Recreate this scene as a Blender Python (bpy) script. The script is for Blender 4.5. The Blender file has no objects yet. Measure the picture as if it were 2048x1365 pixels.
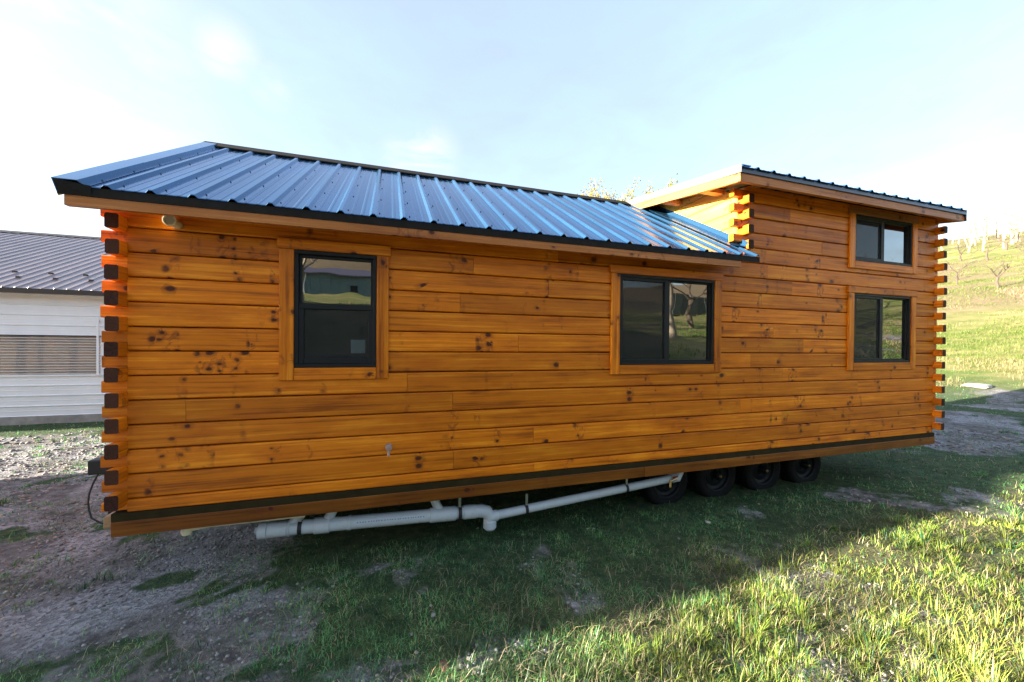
import bpy, bmesh, math, random
import numpy as np
from mathutils import Matrix, Vector

rng = np.random.default_rng(7)
random.seed(7)
scene = bpy.context.scene
COL = scene.collection

# ------------------------------------------------------------------ camera
CAM = np.array([1.752, -3.3851, 1.1016])
YAW, PITCH, ROLL, FPX = 0.3104, -0.0074, 0.0081, 765.5
_f = np.array([math.sin(YAW)*math.cos(PITCH), math.cos(YAW)*math.cos(PITCH), math.sin(PITCH)])
_r = np.array([math.cos(YAW), -math.sin(YAW), 0.0])
_u = np.cross(_r, _f)
_r2 = _r*math.cos(ROLL) + _u*math.sin(ROLL)
_u2 = -_r*math.sin(ROLL) + _u*math.cos(ROLL)
cam_data = bpy.data.cameras.new('camera')
cam = bpy.data.objects.new('camera', cam_data)
COL.objects.link(cam)
cam.matrix_world = Matrix(((_r2[0], _u2[0], -_f[0], CAM[0]), (_r2[1], _u2[1], -_f[1], CAM[1]),
                           (_r2[2], _u2[2], -_f[2], CAM[2]), (0, 0, 0, 1)))
cam_data.sensor_fit = 'HORIZONTAL'
cam_data.sensor_width = 36.0
cam_data.lens = FPX/2048*36
cam_data.shift_y = 16.3/2048
cam_data.clip_start = 0.05
cam_data.clip_end = 3000
scene.camera = cam

# ------------------------------------------------------------------ light
SUN_EL = math.radians(11.0)
SUN_ROT = math.radians(-88.0)          # sun from the left, a hair behind the facade
S = Vector((math.sin(SUN_ROT)*math.cos(SUN_EL), math.cos(SUN_ROT)*math.cos(SUN_EL), math.sin(SUN_EL)))
world = bpy.data.worlds.new('World')
scene.world = world
world.use_nodes = True
wn, wl = world.node_tree.nodes, world.node_tree.links
wn.clear()
w_out = wn.new('ShaderNodeOutputWorld')
bg = wn.new('ShaderNodeBackground')
sky = wn.new('ShaderNodeTexSky')
sky.sky_type = 'NISHITA'
sky.sun_disc = False
sky.sun_elevation = SUN_EL
sky.sun_rotation = SUN_ROT
sky.altitude = 300
sky.air_density = 1.0
sky.dust_density = 2.5
sky.ozone_density = 1.6
bg.inputs['Strength'].default_value = 0.15
wl.new(sky.outputs[0], bg.inputs['Color'])
# thin cloud veil and a few wisps, laid out by direction in the sky
tc = wn.new('ShaderNodeTexCoord')
nz = wn.new('ShaderNodeTexNoise'); nz.inputs['Scale'].default_value = 5.0
nz.inputs['Detail'].default_value = 7; nz.inputs['Roughness'].default_value = 0.6; nz.inputs['Distortion'].default_value = 0.4
mp = wn.new('ShaderNodeMapping'); mp.inputs['Scale'].default_value = (1.0, 1.0, 2.6)
wl.new(tc.outputs['Generated'], mp.inputs['Vector']); wl.new(mp.outputs[0], nz.inputs['Vector'])
def wmath(op, a, b=None, clamp=False):
    n = wn.new('ShaderNodeMath'); n.operation = op; n.use_clamp = clamp
    for i, v in enumerate((a, b)):
        if v is None: continue
        if isinstance(v, (int, float)): n.inputs[i].default_value = v
        else: wl.new(v, n.inputs[i])
    return n.outputs[0]
acc = None
for d, rad, amt in (((-.281, .808, .518), .075, .55), ((-.216, .845, .489), .06, .35), ((.076, .899, .431), .10, .75),
                    ((.03, .90, .425), .07, .6), ((-.60, .70, .38), .42, 1.0), ((.80, -.45, .40), .35, .5)):
    vd = wn.new('ShaderNodeVectorMath'); vd.operation = 'DISTANCE'
    wl.new(tc.outputs['Generated'], vd.inputs[0]); vd.inputs[1].default_value = d
    m = wn.new('ShaderNodeMapRange'); m.interpolation_type = 'SMOOTHSTEP'
    m.inputs['From Min'].default_value = rad; m.inputs['From Max'].default_value = 0.0
    m.inputs['To Min'].default_value = 0.0; m.inputs['To Max'].default_value = amt
    wl.new(vd.outputs['Value'], m.inputs['Value'])
    acc = m.outputs[0] if acc is None else wmath('MAXIMUM', acc, m.outputs[0])
cl = wn.new('ShaderNodeMapRange'); cl.interpolation_type = 'SMOOTHSTEP'
cl.inputs['From Min'].default_value = 0.40; cl.inputs['From Max'].default_value = 0.66
wl.new(nz.outputs['Fac'], cl.inputs['Value'])
cmask = wmath('MULTIPLY', acc, cl.outputs[0], True)
bgc = wn.new('ShaderNodeBackground')
bgc.inputs['Color'].default_value = (1.0, 0.98, 0.96, 1)
bgc.inputs['Strength'].default_value = 0.19
veil = wn.new('ShaderNodeBackground')      # thin high cirrostratus over the whole sky
veil.inputs['Color'].default_value = (0.76, 0.84, 1.0, 1)
veil.inputs['Strength'].default_value = 0.114
mxv = wn.new('ShaderNodeMixShader')
vn = wn.new('ShaderNodeMapRange'); wl.new(nz.outputs['Fac'], vn.inputs['Value'])
vn.inputs['From Min'].default_value = .3; vn.inputs['From Max'].default_value = .7
vn.inputs['To Min'].default_value = .58; vn.inputs['To Max'].default_value = .74
wl.new(vn.outputs[0], mxv.inputs[0]); wl.new(bg.outputs[0], mxv.inputs[1]); wl.new(veil.outputs[0], mxv.inputs[2])
mxs = wn.new('ShaderNodeMixShader')
wl.new(cmask, mxs.inputs[0]); wl.new(mxv.outputs[0], mxs.inputs[1]); wl.new(bgc.outputs[0], mxs.inputs[2])
wl.new(mxs.outputs[0], w_out.inputs['Surface'])

sun_d = bpy.data.lights.new('sun', 'SUN')
sun_d.energy = 5.0
sun_d.angle = math.radians(0.55)
sun_d.color = (1.0, 0.88, 0.70)
sun_o = bpy.data.objects.new('sun', sun_d)
COL.objects.link(sun_o)
sun_o.rotation_euler = S.to_track_quat('Z', 'Y').to_euler()
sun_o.location = (-20, 0, 15)

scene.view_settings.view_transform = 'Standard'
scene.view_settings.look = 'None'
scene.view_settings.exposure = 2.85
scene.view_settings.gamma = 1.0
scene.view_settings.use_curve_mapping = False

# ------------------------------------------------------------------ helpers
def link(o, parent=None):
    COL.objects.link(o)
    if parent is not None:
        o.parent = parent
    return o

class MB:
    """collects polygons and links them as one mesh object"""
    def __init__(s): s.v, s.f, s.m = [], [], []
    def add(s, verts, faces, mi=0):
        b = len(s.v); s.v.extend([tuple(map(float, q)) for q in verts])
        for f in faces:
            s.f.append(tuple(b+i for i in f)); s.m.append(mi)
        return s
    def box(s, x0, x1, y0, y1, z0, z1, mi=0):
        v = [(x0,y0,z0),(x1,y0,z0),(x1,y1,z0),(x0,y1,z0),(x0,y0,z1),(x1,y0,z1),(x1,y1,z1),(x0,y1,z1)]
        return s.add(v, [(0,3,2,1),(4,5,6,7),(0,1,5,4),(1,2,6,5),(2,3,7,6),(3,0,4,7)], mi)
    def obox(s, c, ax, ay, az, mi=0):
        """box from centre and three half-axis vectors"""
        c = Vector(c); ax, ay, az = Vector(ax), Vector(ay), Vector(az)
        v = [c+i*ax+j*ay+k*az for k in (-1, 1) for (i, j) in ((-1,-1),(1,-1),(1,1),(-1,1))]
        return s.add(v, [(0,3,2,1),(4,5,6,7),(0,1,5,4),(1,2,6,5),(2,3,7,6),(3,0,4,7)], mi)
    def prism(s, prof, axis, a, b, mi=0):
        """closed profile (list of 2D points) extruded along an axis from a to b"""
        n = len(prof)
        def mk(t, q):
            return {'x': (t, q[0], q[1]), 'y': (q[0], t, q[1]), 'z': (q[0], q[1], t)}[axis]
        v = [mk(a, q) for q in prof] + [mk(b, q) for q in prof]
        f = [tuple(range(n))[::-1], tuple(range(n, 2*n))]
        f += [(i, (i+1) % n, n+(i+1) % n, n+i) for i in range(n)]
        return s.add(v, f, mi)
    def tube(s, pts, rads, n=10, mi=0, caps=True):
        pts = [Vector(q) for q in pts]
        if not hasattr(rads, '__len__'): rads = [rads]*len(pts)
        rings = []; prev = None
        for i, q in enumerate(pts):
            t = (pts[min(i+1, len(pts)-1)] - pts[max(i-1, 0)])
            t = t.normalized() if t.length > 1e-9 else Vector((0, 0, 1))
            if prev is None:
                a = Vector((0, 0, 1)) if abs(t.z) < .9 else Vector((1, 0, 0))
                prev = t.cross(a).normalized()
            x = (prev - t*prev.dot(t))
            x = x.normalized() if x.length > 1e-6 else t.orthogonal().normalized()
            prev = x; y = t.cross(x)
            rings.append([q + (x*math.cos(2*math.pi*k/n) + y*math.sin(2*math.pi*k/n))*rads[i] for k in range(n)])
        v = [q for r in rings for q in r]; f = []
        for i in range(len(pts)-1):
            for k in range(n):
                f.append((i*n+k, i*n+(k+1) % n, (i+1)*n+(k+1) % n, (i+1)*n+k))
        if caps:
            f.append(tuple(range(n))[::-1]); f.append(tuple(range((len(pts)-1)*n, len(pts)*n)))
        return s.add(v, f, mi)
    def lathe(s, prof, c, axis='y', n=28, mi=0):
        """prof: (radius, position along axis)"""
        v = []
        for r, t in prof:
            for k in range(n):
                a = 2*math.pi*k/n; p_, q_ = r*math.cos(a), r*math.sin(a)
                v.append({'y': (c[0]+p_, c[1]+t, c[2]+q_), 'z': (c[0]+p_, c[1]+q_, c[2]+t), 'x': (c[0]+t, c[1]+p_, c[2]+q_)}[axis])
        f = []
        for i in range(len(prof)-1):
            for k in range(n):
                f.append((i*n+k, i*n+(k+1) % n, (i+1)*n+(k+1) % n, (i+1)*n+k))
        return s.add(v, f, mi)
    def build(s, name, mats, parent=None, smooth=False, bevel=0.0):
        me = bpy.data.meshes.new(name)
        me.from_pydata(s.v, [], s.f)
        mats = mats if isinstance(mats, (list, tuple)) else [mats]
        for m in mats: me.materials.append(m)
        me.polygons.foreach_set('material_index', s.m)
        bm = bmesh.new(); bm.from_mesh(me)
        bmesh.ops.recalc_face_normals(bm, faces=bm.faces)
        if bevel > 0:
            ed = [e for e in bm.edges if e.is_manifold and e.calc_face_angle(0) > .6]
            bmesh.ops.bevel(bm, geom=ed, offset=bevel, segments=1, affect='EDGES', clamp_overlap=True)
        bm.to_mesh(me); bm.free()
        if smooth:
            me.polygons.foreach_set('use_smooth', [True]*len(me.polygons))
            try: me.set_sharp_from_angle(angle=math.radians(40))
            except Exception: pass
        return link(bpy.data.objects.new(name, me), parent)

def quick_mesh(name, V, F3=None, F4=None, mat=None, colors=None, parent=None):
    """large numpy meshes"""
    me = bpy.data.meshes.new(name)
    n3 = 0 if F3 is None else len(F3); n4 = 0 if F4 is None else len(F4)
    me.vertices.add(len(V)); me.vertices.foreach_set('co', np.ascontiguousarray(V, dtype=np.float32).ravel())
    loops = np.concatenate([a.ravel() for a in (F4, F3) if a is not None]).astype(np.int32)
    me.loops.add(len(loops)); me.loops.foreach_set('vertex_index', loops)
    st = np.concatenate([np.arange(n4)*4, n4*4+np.arange(n3)*3]).astype(np.int32)
    tot = np.concatenate([np.full(n4, 4), np.full(n3, 3)]).astype(np.int32)
    me.polygons.add(n3+n4)
    me.polygons.foreach_set('loop_start', st)
    try: me.polygons.foreach_set('loop_total', tot)
    except Exception: pass
    me.update(calc_edges=True)
    if colors is not None:
        at = me.color_attributes.new('tint', 'FLOAT_COLOR', 'POINT')
        c4 = np.ones((len(V), 4), np.float32); c4[:, :3] = colors
        at.data.foreach_set('color', c4.ravel())
    if mat: me.materials.append(mat)
    return link(bpy.data.objects.new(name, me), parent)

def empty(name, loc=(0, 0, 0)):
    o = bpy.data.objects.new(name, None); o.location = loc; o.empty_display_size = .2
    return link(o)

def tag(o, label=None, cat=None, group=None, kind=None):
    if label: o['label'] = label
    if cat: o['category'] = cat
    if group: o['group'] = group
    if kind: o['kind'] = kind
    return o

# ------------------------------------------------------------------ noise fields in numpy
def _hash(ix, iy, seed):
    h = (ix.astype(np.int64)*374761393 + iy.astype(np.int64)*668265263 + seed*144665) & 0x7fffffff
    h = ((h ^ (h >> 13))*1274126177) & 0x7fffffff
    return ((h ^ (h >> 16)) & 0xffff)/65535.0
def vnoise(x, y, seed=0):
    x = np.asarray(x, float); y = np.asarray(y, float)
    ix, iy = np.floor(x), np.floor(y); fx, fy = x-ix, y-iy
    fx = fx*fx*(3-2*fx); fy = fy*fy*(3-2*fy)
    a, b = _hash(ix, iy, seed), _hash(ix+1, iy, seed)
    c, d = _hash(ix, iy+1, seed), _hash(ix+1, iy+1, seed)
    return (a*(1-fx)+b*fx)*(1-fy) + (c*(1-fx)+d*fx)*fy
def fbm(x, y, scale, seed=0, oct_=4):
    s, a, t = 0, 1.0, 0
    for k in range(oct_):
        s = s + a*vnoise(np.asarray(x)*scale*2**k, np.asarray(y)*scale*2**k, seed+k*17); t += a; a *= .5
    return s/t
def sstep(a, b, x):
    t = np.clip((np.asarray(x, float)-a)/(b-a), 0, 1); return t*t*(3-2*t)

# ------------------------------------------------------------------ materials
class Mat:
    def __init__(s, name):
        s.m = bpy.data.materials.new(name); s.m.use_nodes = True
        s.n, s.l = s.m.node_tree.nodes, s.m.node_tree.links
        s.b = s.n['Principled BSDF']; s.out = s.n['Material Output']
    def new(s, t, **kw):
        n = s.n.new(t)
        for k, v in kw.items():
            if hasattr(n, k): setattr(n, k, v)
            else: n.inputs[k.replace('_', ' ')].default_value = v
        return n
    def set(s, inp, v):
        i = s.b.inputs[inp]
        if hasattr(v, 'node'): s.l.new(v, i)
        else: i.default_value = v
    def math(s, op, a, b=None, c=None, clamp=False):
        n = s.n.new('ShaderNodeMath'); n.operation = op; n.use_clamp = clamp
        for i, v in enumerate((a, b, c)):
            if v is None: continue
            if isinstance(v, (int, float)): n.inputs[i].default_value = v
            else: s.l.new(v, n.inputs[i])
        return n.outputs[0]
    def remap(s, v, a, b, c=0.0, d=1.0, smooth=True):
        n = s.n.new('ShaderNodeMapRange'); n.interpolation_type = 'SMOOTHSTEP' if smooth else 'LINEAR'
        s.l.new(v, n.inputs['Value'])
        n.inputs['From Min'].default_value = a; n.inputs['From Max'].default_value = b
        n.inputs['To Min'].default_value = c; n.inputs['To Max'].default_value = d
        return n.outputs[0]
    def mix(s, f, a, b, mode='MIX'):
        n = s.n.new('ShaderNodeMix'); n.data_type = 'RGBA'; n.blend_type = mode
        for i, v in ((0, f), (6, a), (7, b)):
            if hasattr(v, 'node'): s.l.new(v, n.inputs[i])
            elif i == 0: n.inputs[0].default_value = v
            else: n.inputs[i].default_value = (*v, 1)
        return n.outputs[2]
    def noise(s, vec, scale, detail=4, rough=.55, dist=0.0, dim='3D', out='Fac'):
        n = s.n.new('ShaderNodeTexNoise'); n.noise_dimensions = dim
        n.inputs['Scale'].default_value = scale; n.inputs['Detail'].default_value = detail
        n.inputs['Roughness'].default_value = rough; n.inputs['Distortion'].default_value = dist
        if vec is not None: s.l.new(vec, n.inputs['Vector'])
        return n.outputs[out]
    def vec(s, src, scale=(1, 1, 1), loc=None, rot=None):
        n = s.n.new('ShaderNodeMapping'); s.l.new(src, n.inputs['Vector'])
        n.inputs['Scale'].default_value = scale
        if rot: n.inputs['Rotation'].default_value = rot
        if loc is not None:
            if hasattr(loc, 'node'): s.l.new(loc, n.inputs['Location'])
            else: n.inputs['Location'].default_value = loc
        return n.outputs[0]
    def bump(s, h, strength=.3, dist=.01, normal=None):
        n = s.n.new('ShaderNodeBump'); n.inputs['Strength'].default_value = strength
        n.inputs['Distance'].default_value = dist; s.l.new(h, n.inputs['Height'])
        if normal is not None: s.l.new(normal, n.inputs['Normal'])
        return n.outputs[0]
    def objpos(s): return s.n.new('ShaderNodeTexCoord').outputs['Object']
    def rand(s): return s.n.new('ShaderNodeObjectInfo').outputs['Random']

def plain(name, col, rough=.5, metal=0.0, spec=.5, var=.12, scale=6.0, bump=0.0):
    M = Mat(name); P = M.objpos()
    n = M.noise(P, scale, 5, .6)
    f = M.remap(n, .3, .7, 1-var, 1+var, False)
    c = M.n.new('ShaderNodeVectorMath'); c.operation = 'SCALE'
    c.inputs[0].default_value = col; M.l.new(f, c.inputs['Scale'])
    M.set('Base Color', c.outputs[0]); M.set('Roughness', rough); M.set('Metallic', metal)
    M.set('Specular IOR Level', spec)
    M.set('Roughness', M.remap(M.noise(P, scale*3, 3), .3, .7, max(rough-.08, .02), min(rough+.1, 1), False))
    if bump > 0: M.set('Normal', M.bump(M.noise(P, scale*8, 4), bump, .004))
    return M.m

def wood(name, axis='x', base=(.60, .160, .005), light=(.80, .280, .014), dark=(.26, .060, .004), knots=True, gloss=.40, red=.5):
    """stained pine: long grain, whorls of dark knots, reddish patches, satin varnish"""
    M = Mat(name)
    pos = M.objpos(); rnd = M.rand()
    sep = M.n.new('ShaderNodeSeparateXYZ'); M.l.new(pos, sep.inputs[0])
    order = {'x': ('X', 'Z', 'Y'), 'z': ('Z', 'X', 'Y'), 'y': ('Y', 'Z', 'X')}[axis]
    cmb = M.n.new('ShaderNodeCombineXYZ')
    sh = M.math('MULTIPLY', rnd, 57.3)
    M.l.new(M.math('ADD', sep.outputs[order[0]], sh), cmb.inputs[0])     # along the grain
    M.l.new(M.math('ADD', sep.outputs[order[1]], M.math('MULTIPLY', rnd, 13.7)), cmb.inputs[1])
    M.l.new(M.math('ADD', sep.outputs[order[2]], 0.0), cmb.inputs[2])
    V = cmb.outputs[0]
    # whorls: bands along the board where knots gather
    if knots:
        whorl = M.remap(M.noise(M.vec(V, (5.2, .5, .5)), 1.0, 1, .4), .585, .68)
        vor = M.n.new('ShaderNodeTexVoronoi'); vor.voronoi_dimensions = '2D'; vor.inputs['Scale'].default_value = 1.0
        vor.inputs['Randomness'].default_value = 1.0
        kw = M.n.new('ShaderNodeVectorMath'); kw.operation = 'ADD'
        nzc = M.noise(M.vec(V, (14, 18, 6)), 1.0, 2, .5, out='Color')
        nsc = M.n.new('ShaderNodeVectorMath'); nsc.operation = 'SCALE'; M.l.new(nzc, nsc.inputs[0]); nsc.inputs['Scale'].default_value = .30
        M.l.new(M.vec(V, (10.0, 14.0, 1)), kw.inputs[0]); M.l.new(nsc.outputs[0], kw.inputs[1])
        M.l.new(kw.outputs[0], vor.inputs['Vector'])
        kd = vor.outputs['Distance']
        ksep = M.n.new('ShaderNodeSeparateColor'); M.l.new(vor.outputs['Color'], ksep.inputs[0])
        kr = M.remap(ksep.outputs[0], 0, 1, .06, .34, False)
        pick = M.math('GREATER_THAN', ksep.outputs[1], .35)
        few = M.math('GREATER_THAN', ksep.outputs[1], .985)
        amount = M.math('MAXIMUM', M.math('MULTIPLY', whorl, pick), few)
        edge = M.math('DIVIDE', kd, kr)
        knot = M.math('MULTIPLY', M.remap(edge, 1.2, .6), amount)
        ring = M.math('MULTIPLY', M.remap(edge, 3.0, .8), amount)
    fibre = M.noise(M.vec(V, (2.2, 95.0, 40.0)), 1.0, 4, .65)
    streak = M.noise(M.vec(V, (.55, 15.0, 9.0)), 1.0, 5, .62, .6)
    fine = M.noise(M.vec(V, (.9, 46.0, 20.0)), 1.0, 3, .6, .3)
    patch = M.noise(M.vec(V, (1.6, 4.5, 2.0)), 1.0, 4, .6, .4)
    warp = patch
    g = M.math('ADD', M.math('ADD', M.math('MULTIPLY', fibre, .12), M.math('MULTIPLY', fine, .32)), M.math('ADD', M.math('MULTIPLY', streak, .30), M.math('MULTIPLY', patch, .26)))
    c = M.mix(M.remap(g, .39, .50), dark, base)
    c = M.mix(M.remap(g, .50, .60), c, light)
    c = M.mix(.12, c, base)
    # board to board tone
    tone = M.remap(rnd, 0, 1, .76, 1.22, False)
    sc = M.n.new('ShaderNodeVectorMath'); sc.operation = 'SCALE'; M.l.new(c, sc.inputs[0]); M.l.new(tone, sc.inputs['Scale']); c = sc.outputs[0]
    # reddish stain patches
    pn = M.remap(M.noise(M.vec(V, (1.3, 5.0, 2.0)), 1.0, 5, .65), .50, .74)
    c = M.mix(M.math('MULTIPLY', pn, red), c, (base[0]*.60, base[1]*.40, base[2]*1.1))
    if knots:
        c = M.mix(M.math('MULTIPLY', ring, .45), c, (.17, .036, .008))
        feather = M.math('MULTIPLY', whorl, M.remap(M.noise(M.vec(V, (11.0, 8.0, 3.0)), 1.0, 3, .55, 2.0), .52, .63))
        c = M.mix(M.math('MULTIPLY', feather, .52), c, (.12, .026, .010))
        c = M.mix(M.math('MULTIPLY', knot, .90), c, (.040, .010, .007))
    M.set('Base Color', c)
    M.set('Roughness', M.remap(M.noise(M.vec(V, (3, 30, 9)), 1.0, 3), .3, .7, gloss-.06, gloss+.12, False))
    M.set('Specular IOR Level', .24)
    h = M.math('ADD', M.math('MULTIPLY', fibre, .7), M.math('MULTIPLY', warp, .6))
    M.set('Normal', M.bump(h, .22, .004))
    return M.m

W_X = wood('stained_pine', 'x')
W_Z = wood('stained_pine_upright', 'z', red=.7)
W_Y = wood('stained_pine_depth', 'y')
W_FASCIA = wood('fascia_pine', 'x', base=(.40, .145, .035), light=(.52, .21, .065), dark=(.26, .08, .02), red=.3)
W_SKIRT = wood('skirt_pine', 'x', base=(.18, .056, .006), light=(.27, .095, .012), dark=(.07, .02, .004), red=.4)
W_RAW = wood('raw_pine', 'x', base=(.50, .30, .15), light=(.6, .4, .22), dark=(.35, .2, .1), red=.1)

def endgrain():
    M = Mat('dark_end_grain'); P = M.objpos(); rnd = M.rand()
    w = M.n.new('ShaderNodeTexWave'); w.wave_type = 'RINGS'; w.rings_direction = 'Y'
    w.inputs['Scale'].default_value = 18; w.inputs['Distortion'].default_value = 3; w.inputs['Detail'].default_value = 3
    cm = M.n.new('ShaderNodeCombineXYZ')
    for i in range(3): M.l.new(M.math('MULTIPLY', rnd, (1.3, 0.0, 2.1)[i]), cm.inputs[i])
    M.l.new(M.vec(P, (1, 1, 1), cm.outputs[0]), w.inputs['Vector'])
    n = M.noise(P, 45, 5, .65)
    c = M.mix(M.remap(n, .3, .75), (.022, .008, .006), (.062, .023, .015))
    c = M.mix(M.math('MULTIPLY', w.outputs['Fac'], .35), c, (.045, .02, .014))
    c = M.mix(M.math('MULTIPLY', M.rand(), .4), c, (.11, .043, .020))
    M.set('Base Color', c); M.set('Roughness', .75); M.set('Specular IOR Level', .15)
    M.set('Normal', M.bump(n, .4, .004))
    return M.m
M_END = endgrain()
M_ENDLIT = plain('log_tip', (.40, .17, .045), .5, var=.2, scale=25, bump=.2)

def roof_metal(name, col, rough=.22, spec=.9):
    M = Mat(name); P = M.objpos()
    n1 = M.noise(M.vec(P, (1.2, .35, .35)), 2.0, 5, .6)
    n2 = M.noise(P, 26, 4, .6)
    c = M.mix(M.remap(n1, .35, .7), tuple(a*.85 for a in col), tuple(a*1.2 for a in col))
    dust = M.math('MULTIPLY', M.remap(n2, .55, .8), .18)
    c = M.mix(dust, c, (.16, .16, .15))
    M.set('Base Color', c); M.set('Specular IOR Level', spec)
    M.set('Roughness', M.math('ADD', M.remap(n1, .3, .7, rough-.05, rough+.08, False), M.math('MULTIPLY', dust, .9)))
    M.set('Normal', M.bump(M.noise(M.vec(P, (3, .8, .8)), 1.0, 2), .06, .02))
    return M.m
M_ROOF = roof_metal('charcoal_roof_metal', (.034, .112, .225), .13, .9)  # charcoal metal with the blue of the reflected sky mixed into its colour
M_ROOF.node_tree.nodes['Principled BSDF'].inputs['Specular Tint'].default_value = (.62, .78, 1.0, 1)
M_ROOF.node_tree.nodes['Principled BSDF'].inputs['Metallic'].default_value = .5
M_ROOF.node_tree.nodes['Principled BSDF'].inputs['IOR'].default_value = 1.5
M_TRIM = roof_metal('charcoal_trim_metal', (.022, .034, .050), .30, .6)
M_RAKE = roof_metal('grey_rake_metal', (.13, .13, .13), .35, .6)
M_DRIP = plain('bronze_drip_metal', (.010, .008, .006), .7, spec=.2, var=.2)
M_BAND = plain('olive_flashing_metal', (.026, .019, .006), .8, spec=.15, var=.25)
M_SCREW = plain('screw_head', (.02, .02, .02), .4)
M_FRAME = plain('bronze_vinyl_frame', (.008, .009, .010), .5, spec=.28, var=.15)
M_BLACK = plain('black_rubber', (.005, .005, .006), .75, spec=.25, var=.3, scale=14)
M_STEEL = plain('dark_painted_steel', (.012, .012, .013), .5, var=.3)
M_RIM = plain('black_rim_paint', (.006, .007, .009), .55, spec=.25, var=.2)
M_BRASS = plain('brass', (.45, .33, .16), .35, 1.0, var=.2)
M_PVC = plain('white_pvc', (.50, .55, .59), .32, var=.05, scale=9)
M_CREAM = plain('cream_plastic', (.78, .70, .48), .4, var=.08)
M_GREYPRINT = plain('pipe_print', (.18, .24, .40), .5)
M_RED = plain('red_handle', (.35, .02, .02), .4)
M_GALV = plain('galvanised_strap', (.45, .47, .48), .35, .8, var=.2, scale=20)
M_DARKWOOD = plain('dark_underfloor', (.02, .017, .014), .9, var=.3)

def glass():
    M = Mat('window_glass')
    M.set('Base Color', (.004, .006, .006, 1)); M.set('Roughness', .015)
    M.set('IOR', 2.9); M.set('Specular IOR Level', .5)
    n = M.noise(M.vec(M.objpos(), (1.2, 1, 1.6)), 1.5, 2)
    M.set('Normal', M.bump(n, .035, .05))
    return M.m
M_GLASS = glass()
def screen():
    M = Mat('insect_screen'); P = M.objpos()
    M.set('Base Color', (.012, .014, .015, 1)); M.set('Roughness', .8)
    tr = M.n.new('ShaderNodeBsdfTransparent'); mx = M.n.new('ShaderNodeMixShader')
    w = M.n.new('ShaderNodeTexWave'); w.bands_direction = 'DIAGONAL'; w.inputs['Scale'].default_value = 26; w.inputs['Distortion'].default_value = 1.2
    M.l.new(P, w.inputs['Vector'])
    M.l.new(M.remap(w.outputs['Fac'], 0, 1, .30, .46, False), mx.inputs[0])
    M.l.new(tr.outputs[0], mx.inputs[1]); M.l.new(M.b.outputs[0], mx.inputs[2]); M.l.new(mx.outputs[0], M.out.inputs[0])
    return M.m
M_SCREEN = screen()
M_STICKER = plain('paper_sticker', (.34, .46, .46), .6, var=.25, scale=40)

# ------------------------------------------------------------------ terrain
def ground_z(x, y):
    x = np.asarray(x, float); y = np.asarray(y, float)
    z = np.full(np.broadcast(x, y).shape, -.86)
    z = z + np.interp(-y, [-.3, 1.5, 3.4, 4.2, 5.5, 7, 10, 20, 50, 90, 150, 400], [0, .14, .27, .42, .95, 1.6, 2.3, 4.2, 8.6, 25, 45, 60])*(1-.42*sstep(10, 70, x)*sstep(20, 60, -y))
    s = .93*x + .36*y
    q = (s-21)/5.0
    ramp = np.where(q > 12, s-21, 5.0*np.log1p(np.exp(np.clip(q, -30, 12))))
    z = z + np.minimum(.222*ramp, 34 + .02*ramp)*(1-.36*sstep(-10, -60, y))
    back = y - 45 - .1*x
    z = z + np.where(back > 0, .10*back, 0)*sstep(-10, 25, x)
    near = np.exp(-((x-4)**2+(y+1)**2)/400.)
    z = z + (fbm(x, y, .55, 3, 3)-.5)*.12*near + (fbm(x, y, 2.7, 9, 2)-.5)*.035*near
    far = 1-near
    z = z + (fbm(x, y, .06, 21, 3)-.5)*1.6*far*sstep(24, 60, np.hypot(x, y))
    return z
def gz(x, y): return float(ground_z(x, y))

def gravel_mask(x, y):
    """1 on bare gravel and dirt, 0 in full grass"""
    n = fbm(x, y, .9, 40, 4)-.5
    edge = .75 - .25*np.clip(y, -4, 0) - .9*sstep(0, 5, y)
    left = sstep(.9, -.7, x - edge + n*4.4)
    left = left*(1 - .8*sstep(7.0, 7.7, y + n*.8)*(x < 3))
    left = left*(1-.75*sstep(.53, .66, .62*fbm(x, y, 2.1, 200, 4)+.38*fbm(x, y, 8.0, 204, 3)))
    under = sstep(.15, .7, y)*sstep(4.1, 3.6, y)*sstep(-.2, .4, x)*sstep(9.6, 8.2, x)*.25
    track = np.exp(-((y - 1.3 - .14*(x-10))/1.5)**2)*sstep(8.5, 11.5, x + n*2)*sstep(34, 22, x)*sstep(.30, .60, .5+n*1.1)
    bald = .85*(.2+.8*fbm(x, y, 6.0, 150, 2))*sstep(.50, .66, fbm(x, y, 1.6, 140, 5))*sstep(.9, .0, y)*sstep(-3.2, -2.2, y)*sstep(11.5, 8.5, x)*.95
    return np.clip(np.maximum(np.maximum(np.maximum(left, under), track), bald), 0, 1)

def axis_grid(lo, hi, step, far_lo, far_hi, k=1.16):
    a = list(np.arange(lo, hi+1e-6, step)); s = step
    while a[-1] < far_hi: s *= k; a.append(a[-1]+s)
    s = step
    while a[0] > far_lo: s *= k; a.insert(0, a[0]-s)
    return np.array(a)
gx = axis_grid(-6, 18, .11, -700, 900, 1.13)
gy = axis_grid(-4.5, 9, .11, -700, 900, 1.13)
X, Y = np.meshgrid(gx, gy)
Zg = ground_z(X, Y)
nv = X.size
idx = np.arange(nv).reshape(X.shape)
F4 = np.stack([idx[:-1, :-1], idx[:-1, 1:], idx[1:, 1:], idx[1:, :-1]], -1).reshape(-1, 4)
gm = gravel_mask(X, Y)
dirtm = np.exp(-(((X-21)/6)**2 + ((Y+7)/3.0)**2))*(fbm(X, Y, .4, 77, 3) > .38)     # bare earth bank right of the cabin
brush = sstep(34, 46, .93*X+.36*Y)*sstep(.42, .62, fbm(X, Y, .05, 55, 3)+.10*sstep(60, 100, .93*X+.36*Y))
brush = np.maximum(brush, sstep(44, 56, -Y))
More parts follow.
